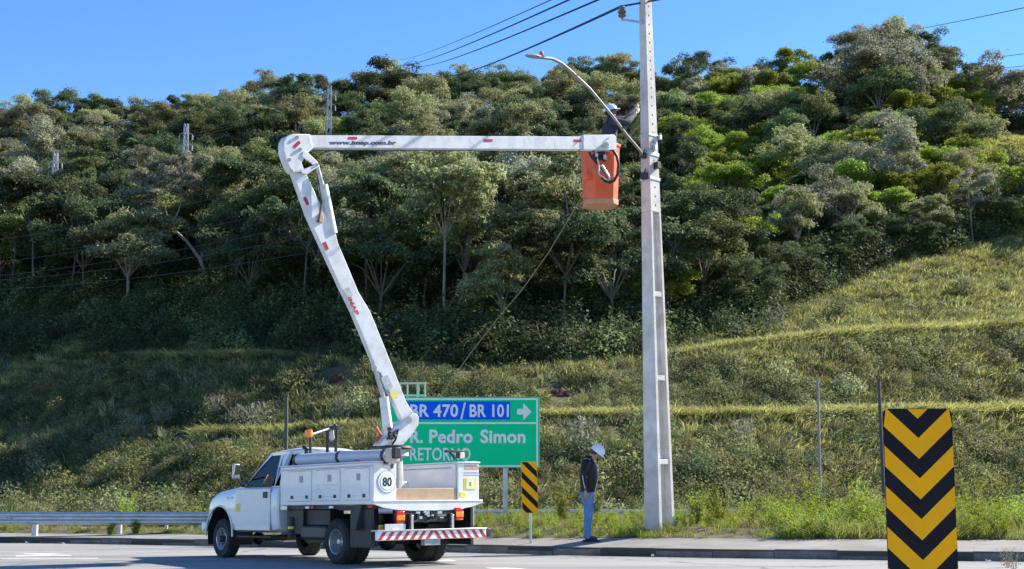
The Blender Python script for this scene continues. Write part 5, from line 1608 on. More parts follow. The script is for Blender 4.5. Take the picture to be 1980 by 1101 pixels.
# tail apron with its sagging lower edge
ap_ = []
ptsT = [(.965, .90), (-.985, .90)]
low = [(-.985, .865), (-.80, .81), (-.55, .775), (-.3, .762), (.3, .762), (.55, .775), (.80, .81), (.965, .865)]
part(MB().prism([(-1.06, y, z) for y, z in ptsT + low], (-.03, 0, 0)), 'tail_apron', M_white, bevel=.006)
part(MB().span((-1.10, -.985, .897), (-1.0, .965, .912)), 'tail_sill', M_white, bevel=.005)
part(MB().span((-.95, -.93, .52), (-.60, -.90, .86)), 'side_apron', M_dirtygrey, bevel=.006)
# round 80 on the left locker, stickers
c8 = tl(748, 932, 'x', -1.053)
FM = lambda p, d: frame_matrix((p.x - d, p.y, p.z), (0, -1, 0), (0, 0, 1))
ring8 = MB(); 
for (r0, r1, d, m_) in ((.0, .160, .001, M_sticker_g), (.0, .148, .003, M_signwhite), (.0, .118, .005, M_sticker_g), (.0, .113, .007, M_signwhite)):
    q = MB().lathe([(.0001, 0), (r1, 0), (r1, -.002), (.0001, -.002)], (c8.x - d, c8.y, c8.z), 'x', 28)
    part(q, 'speed_disc', m_, lockL)
text_obj('80', .17, M_signblack, lockL, FM(c8, .0105), width=.155, bold=.004, extrude=.0005)
part(MB().box((-1.0535, c8.y - .02, 1.40), (.003, .16, .05), (0.25, 0, 0)), 'sticker', M_sticker_g, lockL)
part(MB().box((-1.056, c8.y - .09, 1.405), (.012, .04, .06)), 'locker_latch', M_black, lockL, bevel=.004)
ys_ = tl(909, 936, 'x', -1.053); yt = tl(895, 957, 'x', -1.053); lg = tl(912, 904, 'x', -1.053)
part(MB().box((-1.0525, ys_.y, ys_.z), (.004, .22, .165)), 'sticker', M_sticker_y, lockR)
part(MB().box((-1.056, ys_.y, ys_.z), (.003, .15, .15)), 'sticker', mat('sticker_pale', (.86, .84, .45), rough=.5), lockR)
part(MB().box((-1.058, ys_.y, ys_.z), (.002, .03, .06)), 'sticker', mat('sticker_teal', (.05, .35, .30), rough=.5), lockR)
part(MB().box((-1.0525, yt.y, yt.z), (.004, .10, .07)), 'sticker', M_sticker_y, lockR)
part(MB().box((-1.0525, lg.y, lg.z), (.003, .26, .055)), 'logo', mat('faded_red', (.62, .30, .24), rough=.6, var=.25, scale=25), lockR)
part(MB().box((-1.0525, lg.y + .02, lg.z + .085), (.003, .22, .014)).box((-1.0525, lg.y, lg.z - .075), (.003, .28, .012)).box((-1.0525, lg.y, lg.z - .11), (.003, .30, .008)), 'logo', M_sticker_g, lockR)
# tail lamps, plate, striped bumper
for s, u, v in ((1, 775, 1001), (-1, 889, 994)):
    p = tl(u, v, 'x', -1.13)
    b = part(MB().box((-1.10, p.y, p.z), (.06, .14, .18)), 'tail_lamp', M_redlens, bevel=.012)
    part(MB().box((-1.132, p.y, p.z - .005), (.01, .14, .07)), 'amber_lens', M_amber, b, bevel=.004)
part(MB().span((-1.08, -.62, .62), (-1.02, .60, .78)).span((-1.1, -.45, .60), (-1.0, .45, .70)), 'rear_crossmember', M_black, bevel=.01)
clut = MB()
for k in range(10):
    clut.box((-1.10 - rng.random() * .03, rng.uniform(-.36, .3), rng.uniform(.66, .77)), (.03, rng.uniform(.03, .09), rng.uniform(.015, .04)))
part(clut, 'hose_fittings', M_galv)['kind'] = 'stuff'
clut = MB()
for k in range(5):
    y0 = rng.uniform(-.35, .3); clut.tube([(-1.08, y0, .74), (-1.13, y0 + .05, .64), (-1.08, y0 + .14, .6)], .014, 6)
part(clut, 'hoses', M_black, smooth=60)
pl0, pl1 = tl(744, 1014, 'x', -1.15), tl(784, 1030, 'x', -1.15)
part(MB().span((-1.155, pl1.y, pl1.z), (-1.148, pl0.y, pl0.z)), 'number_plate', M_plate, bevel=.004)
part(MB().box((-1.157, (pl0.y + pl1.y) / 2, (pl0.z + pl1.z) / 2 - .02), (.004, .10, .05)), 'plate_mark', M_signwhite)
for s in (-1, 1): part(MB().span((-1.18, s * .36 - .02, .47), (-1.12, s * .36 + .02, .70)), 'bumper_bracket', M_steel, bevel=.004)
bmL, bmR = tl(731, 1043, 'x', -1.22), tl(940, 1026, 'x', -1.22)
zb0 = (bmL.z + bmR.z) / 2
y0_, y1_ = bmR.y, bmL.y
bump = part(MB().span((-1.22, y0_, zb0 - .062), (-1.14, y1_, zb0 + .062)), 'rear_bumper', M_signwhite, bevel=.008)
part(MB().span((-1.24, y0_, zb0 + .062), (-1.08, y1_ + .03, zb0 + .082)), 'bumper_step', M_galv, bevel=.005)
ns = 7
ym = (y0_ + y1_) / 2
for k in range(2 * ns):
    yc = y0_ + (y1_ - y0_) * (k + .5) / (2 * ns); lean = .045 * (1 if yc > ym else -1); wd = (y1_ - y0_) / (2 * ns) * .46
    part(MB().prism([(-1.2205, yc - wd / 2 + lean, zb0 - .056), (-1.2205, yc + wd / 2 + lean, zb0 - .056), (-1.2205, yc + wd / 2 - lean, zb0 + .056), (-1.2205, yc - wd / 2 - lean, zb0 + .056)], (-.002, 0, 0)), 'red_stripe', M_redpaint, bump)
part(MB().span((-1.22, y0_ - .10, zb0 - .05), (-1.08, y0_ + .0, zb0 + .07)), 'bumper_end', M_black, bevel=.01)
part(MB().span((-1.20, -.12, zb0 - .15), (-1.10, .16, zb0 - .064)), 'tow_block', M_dirtygrey, bevel=.006)

# on the deck: pipes, beacon post, boom rest, control bracket
def px_tube(u0, v0, u1, v1, y, r):
    a, b = tl(u0, v0, 'y', y), tl(u1, v1, 'y', y); return a, b
a, b = px_tube(577, 889, 662, 885, .72, .1)
part(MB().tube([a, b], .088, 18), 'tube_roll', M_cyl, smooth=50); part(MB().lathe([(.092, -.03), (.096, -.03), (.096, .03), (.092, .03)], a, 'x', 18), 'tube_band', M_black)
a2, b2 = px_tube(660, 884, 752, 881, .74, .1)
t2 = part(MB().tube([a2, b2], .088, 18), 'tube_roll', M_cyl, smooth=50)
for q in (a2, b2 + Vector((.06, 0, 0))): part(MB().lathe([(.0885, -.03), (.098, -.03), (.098, .03), (.0885, .03)], q, 'x', 18), 'tube_band', M_black)
part(MB().box(b2 + Vector((-.09, 0, .0)), (.14, .17, .20)), 'beige_block', M_beige, bevel=.02)
part(MB().box(b2 + Vector((-.19, 0, .03)), (.07, .12, .16)), 'valve', M_black, bevel=.015)
part(MB().tube([a2 + Vector((.0, .02, -.10)), b2 + Vector((0, .02, -.10))], .022, 8), 'tube_support', M_black)
rr_ = tl(690, 892, 'y', .80); part(MB().box(rr_, (.14, .03, .03)), 'red_strap', M_redpaint, bevel=.006)
bp0, bp1 = tl(600, 900, 'y', .55), tl(600, 846, 'y', .55)
bk = part(MB().tube([bp0, bp1], .022, 8).tube([bp0 + Vector((.12, 0, 0)), bp1 + Vector((.12, 0, -.18)), bp1 + Vector((.2, 0, -.15))], .03, 8).tube([bp0 + Vector((.14, 0, .25)), bp0 + Vector((0, 0, .25))], .014, 6), 'beacon_post', M_black, smooth=50)
bc = tl(597, 838, 'y', .55)
part(MB().lathe([(.0001, -.055), (.062, -.055), (.066, -.03), (.062, .04), (.045, .055), (.0001, .06)], bc, 'z', 16), 'beacon', M_amber, bk, smooth=40)
part(MB().tube([tl(604, 840, 'y', .5), tl(640, 828, 'y', .1)], .02, 8), 'beacon_arm', M_steel, smooth=50)
rk = MB()
for u0, u1 in ((633, 633), (649, 651)):
    rk.tube([tl(u0, 880, 'y', .1), tl(u1, 826, 'y', .1)], .026, 8)
rk.tube([tl(631, 829, 'y', .1), tl(654, 827, 'y', .1)], .03, 8); rk.box(tl(642, 858, 'y', .1), (.2, .04, .05))
rk.sphere(tl(648, 824, 'y', .1), .035, 8, 6)
part(rk, 'boom_rest', M_black, smooth=50)
part(MB().box(tl(642, 842, 'y', .12), (.10, .03, .16), (0, .3, 0)), 'rest_pad', M_sticker_g, bevel=.01)
cq = tl(880, 879, 'y', -.70)
part(MB().box(cq + Vector((0, 0, .045)), (.07, .36, .035)).box(cq + Vector((0, -.06, -.01)), (.06, .05, .10)).tube([cq + Vector((0, .1, .03)), cq + Vector((0, -.0, -.07))], .018, 6), 'control_bracket', M_black, bevel=.006)
part(MB().box(cq + Vector((0, -.11, -.01)), (.08, .09, .09)), 'control_box', M_beige, bevel=.012)
# turret
tc0 = tl(762, 866, 'y', 0)
part(MB().lathe([(.0001, .90), (.20, .90), (.20, .96), (.15, 1.0), (.13, 1.55), (.22, 1.58), (.22, tc0.z - .03), (.0001, tc0.z - .03)], (tc0.x, 0, 0), 'z', 20), 'pedestal', M_dirtygrey, smooth=40)
part(MB().lathe([(.0001, tc0.z - .03), (.27, tc0.z - .03), (.28, tc0.z - .01), (.27, tc0.z + .02), (.0001, tc0.z + .02)], (tc0.x, 0, 0), 'z', 24), 'turntable', M_black, smooth=40)

# the boom lies in one upright plane through the turret
T = TM @ tc0
tip = at(1165, 285, 23.15)
E_ = Vector((tip.x - T.x, tip.y - T.y, 0)).normalized(); NB = Vector((E_.y, -E_.x, 0))      # NB points towards the lens
def bp_(u, v, off=0.0):
    """photograph ray onto the boom plane moved off towards the lens"""
    d = ray(u, v); o = Vector((0, 0, CAMH)); P0 = T + NB * off
    return o + d * ((P0 - o).dot(NB) / d.dot(NB))
def bpoly(px, w, off=0.0):
    """polygon drawn on the boom plane's near side and given the width w behind it"""
    return MB().prism([bp_(u, v, off) + NB * w / 2 for u, v in px], -NB * w).tf(TI)
def bcyl(p0, p1, r, off=0.0, r2=None): return MB().tube([bp_(*p0, off), bp_(*p1, off)], [r, r2 or r], 14).tf(TI)
arm = part(bpoly([(727, 862), (772, 862), (792, 838), (802, 822), (803, 806), (794, 798), (776, 812), (736, 850)], .20), 'turret_arm', M_boom, bevel=.012)
part(bcyl((790, 812), (790.5, 812.5), .05, 0), 'hinge_core', M_black, arm)
part(MB().tube([bp_(790, 812, .13), bp_(790, 812, -.13)], .055, 14).tf(TI), 'hinge_pin', M_steel, arm, smooth=50)
cl_ = MB()
for k in range(7):
    u, v = 757 + rng.uniform(-8, 14), 838 + rng.uniform(-8, 10); cl_.box(TI @ bp_(u, v, .12), (.05, .05, .05), (k, k * .7, k * .3))
cl_.tube([TI @ bp_(*q, .125) for q in ((748, 850), (760, 838), (770, 830), (765, 850), (758, 860))], .018, 6)
part(cl_, 'valve_block', M_black, arm, bevel=.008)
part(MB().tube([TI @ bp_(*q, .05) for q in ((726, 826), (737, 842), (727, 856))], .028, 6), 'lever', M_rust, arm)
lower = part(bpoly([(562, 334), (592, 418), (654, 553), (678, 602), (720, 702), (722, 716), (733, 722), (757, 775), (776, 818), (792, 826), (803, 812), (781, 775), (757, 713), (712, 602), (690, 566), (650, 470), (646, 452), (617, 398), (589, 337)], .10), 'lower_boom', M_boom, bevel=.010)
part(bcyl((753, 848), (742, 768), .075), 'lift_cylinder', M_boom, lower, smooth=50)
part(bcyl((742, 770), (726, 714), .038), 'lift_rod', M_steel, lower, smooth=50)
part(MB().tube([bp_(724, 712, .09), bp_(724, 712, -.09)], .04, 12).tf(TI), 'rod_pin', M_steel, lower, smooth=50)
upper = part(bpoly([(572, 263), (1172, 266), (1182, 268), (1182, 289), (1172, 291.5), (600, 288), (594, 288), (586, 296)], .13), 'upper_boom', M_boom, bevel=.008)
part(bpoly([(543, 296), (543, 276), (549, 266), (562, 261), (594, 262), (600, 289), (587, 300), (578, 318), (584, 334), (561, 336), (552, 322)], .17), 'elbow_plate', M_boom, upper, bevel=.012)
for o_ in (.085, -.085): part(bpoly([(586, 293), (592, 293), (615, 315), (611, 322), (604, 318), (583, 303)], .025, o_), 'knuckle_link', M_boom, upper, bevel=.006)
for o_ in (.085, -.085): part(bpoly([(614, 316), (616, 322), (594, 338), (584, 336), (580, 329), (592, 326)], .025, o_), 'knuckle_link', M_boom, upper, bevel=.006)
for q in ((560, 309), (563, 330), (612, 319), (581, 289), (575, 266)):
    part(MB().tube([bp_(*q, .105), bp_(*q, -.105)], .026, 10).tf(TI), 'pin', M_steel, upper, smooth=50)
part(bcyl((613, 320), (627, 372), .032), 'fold_rod', M_steel, upper, smooth=50)
part(bcyl((624, 358), (643, 452), .078), 'fold_cylinder', M_boom, upper, smooth=50)
part(MB().tube([bp_(613, 335, .08), bp_(622, 390, .09), bp_(616, 430, .08), bp_(613, 428, .08)], .014, 6).tf(TI), 'hose', M_black, lower, smooth=50)
part(bpoly([(609, 418), (617, 412), (621, 424), (618, 434), (611, 431)], .17), 'valve', M_tan, lower, bevel=.01)
part(bpoly([(1122, 262.5), (1182, 262.5), (1186, 268), (1186, 292), (1122, 292)], .165), 'boom_head', M_boom, upper, bevel=.008)
part(MB().tube([bp_(1172, 280, .15), bp_(1172, 280, -.5)], .05, 12).tf(TI), 'basket_pin', M_steel, upper, smooth=50)
def sticker(px, off, m_, parent, name='reflector'):
    part(MB().prism([bp_(u, v, off) for u, v in px], -NB * -.002).tf(TI), name, m_, parent)
def slant(u, v, L, W, ang):
    c, s = math.cos(R(ang)), math.sin(R(ang))
    return [(u + c * a - s * b, v + s * a + c * b) for a, b in ((-L, -W), (L, -W), (L, W), (-L, W))]
for u in (682, 944, ): sticker(slant(u, 267.5 if u < 800 else 272, 8.5, 2.6, 0), .067, M_red, upper)
sticker(slant(1117, 272.5, 7.5, 2.6, 0), .067, M_red, upper)
sticker(slant(574, 280, 8, 3.2, -45), .087, M_red, upper)
sticker(slant(592, 389, 8, 3.2, 66), .053, M_red, lower)
sticker(slant(630, 476, 8, 3.2, 66), .053, M_red, lower)
sticker(slant(673, 566, 9, 6, 64), .053, M_sticker_g, lower, 'shield_sticker')
sticker(slant(748, 740, 13, 7, 65), .053, M_sticker_g, lower, 'spec_plate')
sticker(slant(762, 764, 6, 6, 65), .053, M_sticker_y, lower, 'warning_sticker')
def boom_text(s, pc0, pc1, hpx, off, m_, parent, shear=0.2, bold=0.01):
    a, b = bp_(*pc0, off), bp_(*pc1, off)
    x = (b - a); L = x.length; y = NB.cross(x.normalized())
    me = text_mesh(s, .2, bold=bold, extrude=.0006, shear=shear)
    xs = [p.co.x for p in me.vertices]; ys = [p.co.y for p in me.vertices]
    hh_ = hpx * (bp_(pc0[0], pc0[1], off) - bp_(pc0[0], pc0[1] + 1, off)).length
    z = x.normalized().cross(y)
    Mx = Matrix((x.normalized(), y, z)).transposed().to_4x4(); Mx.translation = a
    me.transform(TI @ Mx @ Matrix.Diagonal((L / (max(xs) - min(xs)), hh_ / (max(ys) - min(ys)), 1, 1)) @ Matrix.Translation((-min(xs), -(max(ys) + min(ys)) / 2, 0)))
    me.materials.clear(); me.materials.append(m_)
    o = bpy.data.objects.new('lettering', me); COL.objects.link(o); o.parent = parent
boom_text('www.imap.com.br', (637, 277), (767, 277.5), 10.5, .067, M_navy, upper)
boom_text('IMAP', (674, 573), (692, 609), 8.5, .053, M_redpaint, lower)
# hoses and bolts along the boom
part(MB().tube([bp_(*q, .075) for q in ((604, 290), (700, 290.5), (860, 291), (1010, 291.5), (1150, 292.5))], .011, 6).tf(TI), 'hose', M_black, upper, smooth=60)
for q in ((1128, 268), (1128, 286), (1176, 268), (1176, 286)):
    part(MB().tube([bp_(*q, .09), bp_(*q, .098)], .014, 8).tf(TI), 'bolt', M_steel, upper, smooth=50)
# basket hung beside the boom head
bk_c = at(1161, 398, 23.7)
yaw = math.atan2(E_.y, E_.x) * 0.25
def oct_(w, d, ch): return [(-w + ch, -d), (w - ch, -d), (w, -d + ch), (w, d - ch), (w - ch, d), (-w + ch, d), (-w, d - ch), (-w, -d + ch)]
Ht = at(1161, 283, 23.7).z - bk_c.z
BM = Matrix.Translation(bk_c) @ Matrix.Rotation(yaw, 4, 'Z')
bs = MB(); rings_ = [(oct_(.33, .33, .15), Ht), (oct_(.345, .345, .155), Ht), (oct_(.345, .345, .155), Ht - .05), (oct_(.325, .325, .14), Ht - .06), (oct_(.285, .285, .12), .06), (oct_(.255, .255, .11), .07), (oct_(.30, .30, .13), Ht)]
vs = [BM @ Vector((x, y, z)) for o_, z in rings_ for x, y in o_]; fs = [(i * 8 + k, i * 8 + (k + 1) % 8, (i + 1) * 8 + (k + 1) % 8, (i + 1) * 8 + k) for i in range(6) for k in range(8)]
bs.add(vs, fs); bs.add([BM @ Vector((x, y, .075)) for x, y in oct_(.28, .28, .12)], [tuple(range(8))])
basket = part(bs.tf(TI), 'basket', M_orange, bevel=.012)
part(MB().prism([BM @ Vector((x, y, -.02)) for x, y in oct_(.295, .295, .125)], (0, 0, .10)).tf(TI), 'basket_base', mat('basket_base_tan', (.58, .25, .12), rough=.6, var=.15, dirt=(.4, .3, .2), dirt_amt=.6), basket, bevel=.012)
stp = at(1137, 343, 23.43); part(MB().box(TI @ stp, (.14, .14, .10)), 'basket_step', M_orange, basket, bevel=.012)
cn_ = at(1183, 272, 23.47); part(MB().lathe([(.0001, -.08), (.045, -.08), (.045, .09), (.03, .11), (.0001, .11)], TI @ cn_, 'z', 12), 'bucket_canister', M_signwhite, basket, smooth=40)
def bh(px, Y, r, m_): part(MB().tube([TI @ at(u, v, Y) for u, v in px], r, 8), 'hose', m_, basket, smooth=60)
bh([(1177, 288), (1186, 292), (1193, 303), (1196, 318), (1194, 338), (1187, 350), (1178, 353), (1169, 350), (1163, 343)], 23.22, .028, M_black)
bh([(1139, 293), (1143, 303), (1150, 312), (1160, 322), (1168, 330), (1176, 345)], 23.26, .018, M_black)
bh([(1152, 293), (1158, 318), (1158, 335), (1166, 346), (1176, 350)], 23.22, .016, M_galv)
bh([(1164, 320), (1172, 333), (1180, 347)], 23.18, .022, M_steel)
part(MB().box(TI @ at(1160, 300, 23.28), (.16, .12, .16)).box(TI @ at(1152, 303, 23.24), (.08, .10, .10)).box(TI @ at(1168, 305, 23.24), (.06, .08, .12)), 'control_levers', M_black, basket, bevel=.01)
part(MB().box(TI @ at(1154, 300, 23.17), (.05, .04, .07)).box(TI @ at(1169, 303, 23.17), (.04, .04, .08)), 'lever_knobs', M_galv, basket, bevel=.01)
tag(truck, 'white pickup-based bucket truck with folded lift boom raised and orange basket', 'truck')
# ------------------------------------------------------------------ people
M_skin = mat('skin', (0.42, 0.22, 0.14), rough=0.55, var=0.06)
M_skin_d = mat('tanned_skin', (0.22, 0.11, 0.07), rough=0.55, var=0.06)
M_jacket = mat('black_jacket', (0.007, 0.007, 0.010), rough=0.5, var=0.3, scale=9, bump=0.8, bscale=9, spec=0.3)
M_jeans = mat('blue_jeans', (0.085, 0.20, 0.43), rough=0.85, var=0.25, scale=7, bump=0.4, bscale=9)
M_boot = mat('black_shoe', (0.02, 0.02, 0.02), rough=0.5)
M_helmet = mat('white_helmet', (0.80, 0.81, 0.83), rough=0.25, var=0.03)
M_helmet_b = mat('pale_blue_helmet', (0.66, 0.76, 0.88), rough=0.25, var=0.03)
M_uniform = mat('navy_uniform', (0.030, 0.036, 0.060), rough=0.85, var=0.25, scale=8, bump=0.5, bscale=8)
M_glove = mat('pale_gloves', (0.55, 0.50, 0.36), rough=0.8, var=0.15)
M_trim = mat('grey_jacket_trim', (0.45, 0.46, 0.48), rough=0.5)

def skin_mesh(chains, sub=2):
    """grow one smooth surface per chain set; chains: (points, edges, radii, root)"""
    allv, allf, o = [], [], 0
    for pts, edges, rad, root in chains:
        me = bpy.data.meshes.new('grow'); me.from_pydata([tuple(p) for p in pts], edges, [])
        ob = bpy.data.objects.new('grow', me); COL.objects.link(ob)
        sk = ob.modifiers.new('skin', 'SKIN'); sk.use_smooth_shade = True
        d = me.skin_vertices[0].data
        for i, r in enumerate(rad):
            d[i].radius = (r, r) if isinstance(r, (int, float)) else r
            d[i].use_root = (i == root)
        sb = ob.modifiers.new('sub', 'SUBSURF'); sb.levels = sub; sb.render_levels = sub
        bpy.context.view_layer.update()
        dg = bpy.context.evaluated_depsgraph_get(); dg.update()
        m2 = bpy.data.meshes.new_from_object(ob.evaluated_get(dg))
        allv += [tuple(v.co) for v in m2.vertices]; allf += [tuple(i + o for i in p.vertices) for p in m2.polygons]; o += len(m2.vertices)
        bpy.data.objects.remove(ob); bpy.data.meshes.remove(me); bpy.data.meshes.remove(m2)
    return allv, allf
def grown(name, chains, m, parent, sub=2):
    v, f = skin_mesh(chains, sub)
    me = bpy.data.meshes.new(name); me.from_pydata(v, [], f); me.materials.append(m)
    for p in me.polygons: p.use_smooth = True
    o = bpy.data.objects.new(name, me); COL.objects.link(o); o.parent = parent; return o
def line(n, o=0): return [(i + o, i + o + 1) for i in range(n - 1)]
def hand_chains(wrist, direc, palm_n, thumb_side, curl, s=1.0):
    """palm and five bent fingers; direc: finger direction, palm_n: the way the palm faces"""
    w, d, n = Vector(wrist), Vector(direc).normalized(), Vector(palm_n).normalized()
    t = Vector(thumb_side).normalized()
    ch = [([w - d * .03, w + d * .03 * s, w + d * .075 * s], line(3), [(.026 * s), (.030 * s), (.032 * s)], 0)]
    for k, (L, off) in enumerate(((.070, .027), (.080, .009), (.074, -.009), (.058, -.026))):
        b = w + d * .07 * s + t * off * s
        d1 = (d + n * curl * .5).normalized(); d2 = (d + n * curl * 1.6).normalized()
        ch.append(([b - d * .03 * s, b + d * .012, b + d1 * L * .5 * s, b + d1 * L * .5 * s + d2 * L * .5 * s], line(4), [.0095, .0095, .009, .0075], 0))
    b = w + d * .025 * s + t * .022 * s
    ch.append(([b, b + (t * .7 + d * .6 + n * .2).normalized() * .035 * s, b + (t * .7 + d * .6 + n * .2).normalized() * .035 * s + (d + n * .4).normalized() * .03 * s], line(3), [.012, .011, .009], 0))
    return ch
def helmet(parent, c, tilt, m, yaw=0.0):
    b = MB(); n, mm = 22, 8
    vs = []
    for i in range(mm + 1):
        a = math.pi / 2 * i / mm
        for k in range(n):
            q = 2 * math.pi * k / n
            vs.append(Vector((.132 * math.cos(a) * math.cos(q), .112 * math.cos(a) * math.sin(q), .118 * math.sin(a))))
    fs = [(i * n + k, i * n + (k + 1) % n, (i + 1) * n + (k + 1) % n, (i + 1) * n + k) for i in range(mm) for k in range(n)]
    b.add(vs, fs)
    # brim, longer in front
    r1 = [Vector((.131 * math.cos(2 * math.pi * k / n), .111 * math.sin(2 * math.pi * k / n), .004)) for k in range(n)]
    r2 = [Vector((p.x * (1.12 if p.x < 0 else 1.12 + .36 * (p.x / .14) ** 2), p.y * 1.13, -.012)) for p in r1]
    b.add(r1 + r2 + [p - Vector((0, 0, .007)) for p in r1 + r2], [(k, (k + 1) % n, n + (k + 1) % n, n + k) for k in range(n)] + [(2 * n + k, 3 * n + k, 3 * n + (k + 1) % n, 2 * n + (k + 1) % n) for k in range(n)] + [(n + k, n + (k + 1) % n, 3 * n + (k + 1) % n, 3 * n + k) for k in range(n)])
    b.tube([(-.122, 0, .035), (-.06, 0, .110), (.02, 0, .122), (.085, 0, .093), (.126, 0, .035)], .014, 6)
    b.tf(Matrix.Translation(c) @ Matrix.Rotation(tilt, 4, 'Y'))
    return b.build('helmet', m, parent, smooth=50)
def head_bits(parent, c, fwd, up, m_hair):
    """eyes, brows, mouth and ears as small sub-surfaces of a face; c: head centre"""
    s = Vector(up).cross(Vector(fwd)).normalized(); f_, u_ = Vector(fwd), Vector(up); c = Vector(c)
    e = MB()
    for k in (-1, 1): e.sphere(c + f_ * .082 + s * .032 * k + u_ * .012, .011, 8, 6)
    e.build('eyes', M_signblack, parent)
    MB().tube([c + f_ * .092 - u_ * .052 + s * .022, c + f_ * .098 - u_ * .05, c + f_ * .092 - u_ * .052 - s * .022], .005, 5).build('mouth', M_redpaint, parent)
    h_ = MB()
    h_.sphere(c - f_ * .022 + u_ * .012, .098, 14, 9, (1, .85, 1.0)); h_.build('hair', m_hair, parent, smooth=60)
def head_chain(neck, c, fwd, up):
    f_, u_ = Vector(fwd), Vector(up); c = Vector(c); n = Vector(neck)
    pts = [n, c - u_ * .075 - f_ * .005, c - u_ * .02, c + u_ * .06, c + f_ * .075 - u_ * .075, c + f_ * .105 - u_ * .015]
    return (pts, [(0, 1), (1, 2), (2, 3), (1, 4), (2, 5)], [.055, .066, .085, .070, .035, .014], 2)

def oval(mb, st, n=18):
    """oval rings (centre, half-depth, half-width) joined into one smooth garment"""
    vs = []; fs = []
    for c, rx, ry in st:
        for k in range(n):
            a = 2 * math.pi * k / n
            vs.append((c[0] + rx * math.cos(a), c[1] + ry * math.sin(a), c[2]))
    for i in range(len(st) - 1):
        for k in range(n): fs.append((i * n + k, i * n + (k + 1) % n, (i + 1) * n + (k + 1) % n, (i + 1) * n + k))
    fs += [tuple(range(n)), tuple(range((len(st) - 1) * n, len(st) * n))]
    return mb.add(vs, fs)
def sleeve(mb, pts, rs):
    P = [Vector(p) for p in pts]; Q, q = [], []
    for i in range(len(P) - 1):
        for t in (0, .33, .66):
            Q.append(P[i].lerp(P[i + 1], t)); q.append(rs[i] + (rs[i + 1] - rs[i]) * t + (0.006 if t == .33 else -0.003))
    Q.append(P[-1]); q.append(rs[-1])
    mb.sphere(P[0], rs[0] * 1.0, 12, 8)
    return mb.tube(Q, q, 12)
M_hair = mat('dark_hair', (0.03, 0.022, 0.016), rough=0.7)
# --- the man on the footway, in profile, looking down
mf = at(1137, 1045, 24.35)
man = empty('person', (mf.x, 24.35, walk_z(mf.x, 24.35)), (0, 0, R(-8))); SC = 1.01; man.scale = (SC,) * 3
fwd = Vector((.74, 0, -.67)); up = Vector((.67, 0, .74))
hc = Vector((.16, 0, 1.56))
body = [
 ([(0, 0, .93), (.01, 0, 1.08), (.02, 0, 1.25), (.015, 0, 1.38), (.04, 0, 1.46), (0, .18, 1.38), (-.015, .225, 1.12), (.0, .22, .90), (0, -.18, 1.38), (-.03, -.225, 1.12), (-.02, -.22, .88), (0, .09, .88), (.015, .095, .48), (-.02, .10, .09), (0, -.09, .88), (.02, -.095, .48), (0, -.10, .09)],
  [(0, 1), (1, 2), (2, 3), (3, 4), (3, 5), (5, 6), (6, 7), (3, 8), (8, 9), (9, 10), (0, 11), (11, 12), (12, 13), (0, 14), (14, 15), (15, 16)],
  [.12, .12, .135, .12, .055, .055, .042, .028, .055, .042, .028, .08, .052, .038, .08, .052, .038], 0),
 head_chain((.05, 0, 1.45), hc, fwd, up)]
body += hand_chains((-.018, -.222, .87), (.12, 0, -1), (0, 1, 0), (1, 0, 0), .5)
body += hand_chains((.005, .222, .89), (.15, 0, -1), (0, -1, 0), (1, 0, 0), .5)
bd = grown('body', body, M_skin, man)
head_bits(man, hc, fwd, up, M_hair)
jk = MB()
oval(jk, [((0, 0, .865), .115, .165), ((.0, 0, .88), .135, .18), ((.005, 0, .93), .13, .175), ((.015, 0, 1.0), .145, .185), ((.03, 0, 1.12), .158, .19), ((.03, 0, 1.24), .155, .198), ((.02, 0, 1.33), .142, .20), ((.01, 0, 1.40), .115, .175), ((.02, 0, 1.445), .085, .105), ((.035, 0, 1.475), .075, .078), ((.045, 0, 1.51), .07, .07)])
sleeve(jk, [(0, .185, 1.365), (-.035, .245, 1.13), (-.01, .238, .915)], [.085, .068, .052])
sleeve(jk, [(-.005, -.185, 1.365), (-.06, -.245, 1.13), (-.03, -.238, .905)], [.085, .068, .052])
jk.build('jacket', M_jacket, man, smooth=70)
# jacket zip edge, cuff stripe and hem
tr = MB(); tr.tube([(.115, -.05, 1.44), (.18, -.03, 1.30), (.185, -.02, 1.12), (.15, -.02, .94)], .013, 6)
tr.tube([(-.062, -.312, 1.16), (-.045, -.300, 1.02), (-.02, -.288, .93)], .009, 6)
tr.build('jacket_trim', M_trim, man, smooth=60)
jn_ = MB()
oval(jn_, [((0, 0, .98), .115, .155), ((-.005, 0, .90), .125, .165), ((-.005, 0, .82), .12, .16), ((0, 0, .775), .08, .12)])
for s in (-1, 1):
    fx = .012 if s < 0 else -.008
    oval(jn_, [((-.005, s * .085, .86), .10, .085), ((0, s * .092, .76), .098, .088), ((.008, s * .096, .62), .082, .078), ((.012, s * .098, .48), .068, .066), ((.0, s * .10, .34), .068, .062), ((-.008 + fx, s * .102, .18), .060, .056), ((-.01 + fx, s * .103, .085), .062, .060), ((-.01 + fx, s * .103, .055), .066, .062)], 14)
jn_.build('jeans', M_jeans, man, smooth=70)
for s in (-1, 1):
    x0 = -.01 if s > 0 else .005
    grown('shoe', [([(x0 - .05, s * .105, .045), (x0, s * .105, .075), (x0 + .08, s * .107, .048), (x0 + .175, s * .11, .036)], line(4), [.042, .052, .046, .034], 1)], M_boot, man, 2)
    MB().prism([(x0 - .095, s * .105 - .042, 0), (x0 + .20, s * .108 - .045, 0), (x0 + .215, s * .108, 0), (x0 + .20, s * .108 + .045, 0), (x0 - .095, s * .105 + .042, 0)], (0, 0, .022)).build('shoe_sole', M_boot, man, bevel=.006)
helmet(man, hc + up * .03, R(38), M_helmet)
tag(man, 'man in white helmet, black jacket and jeans standing on the footway looking down', 'person')

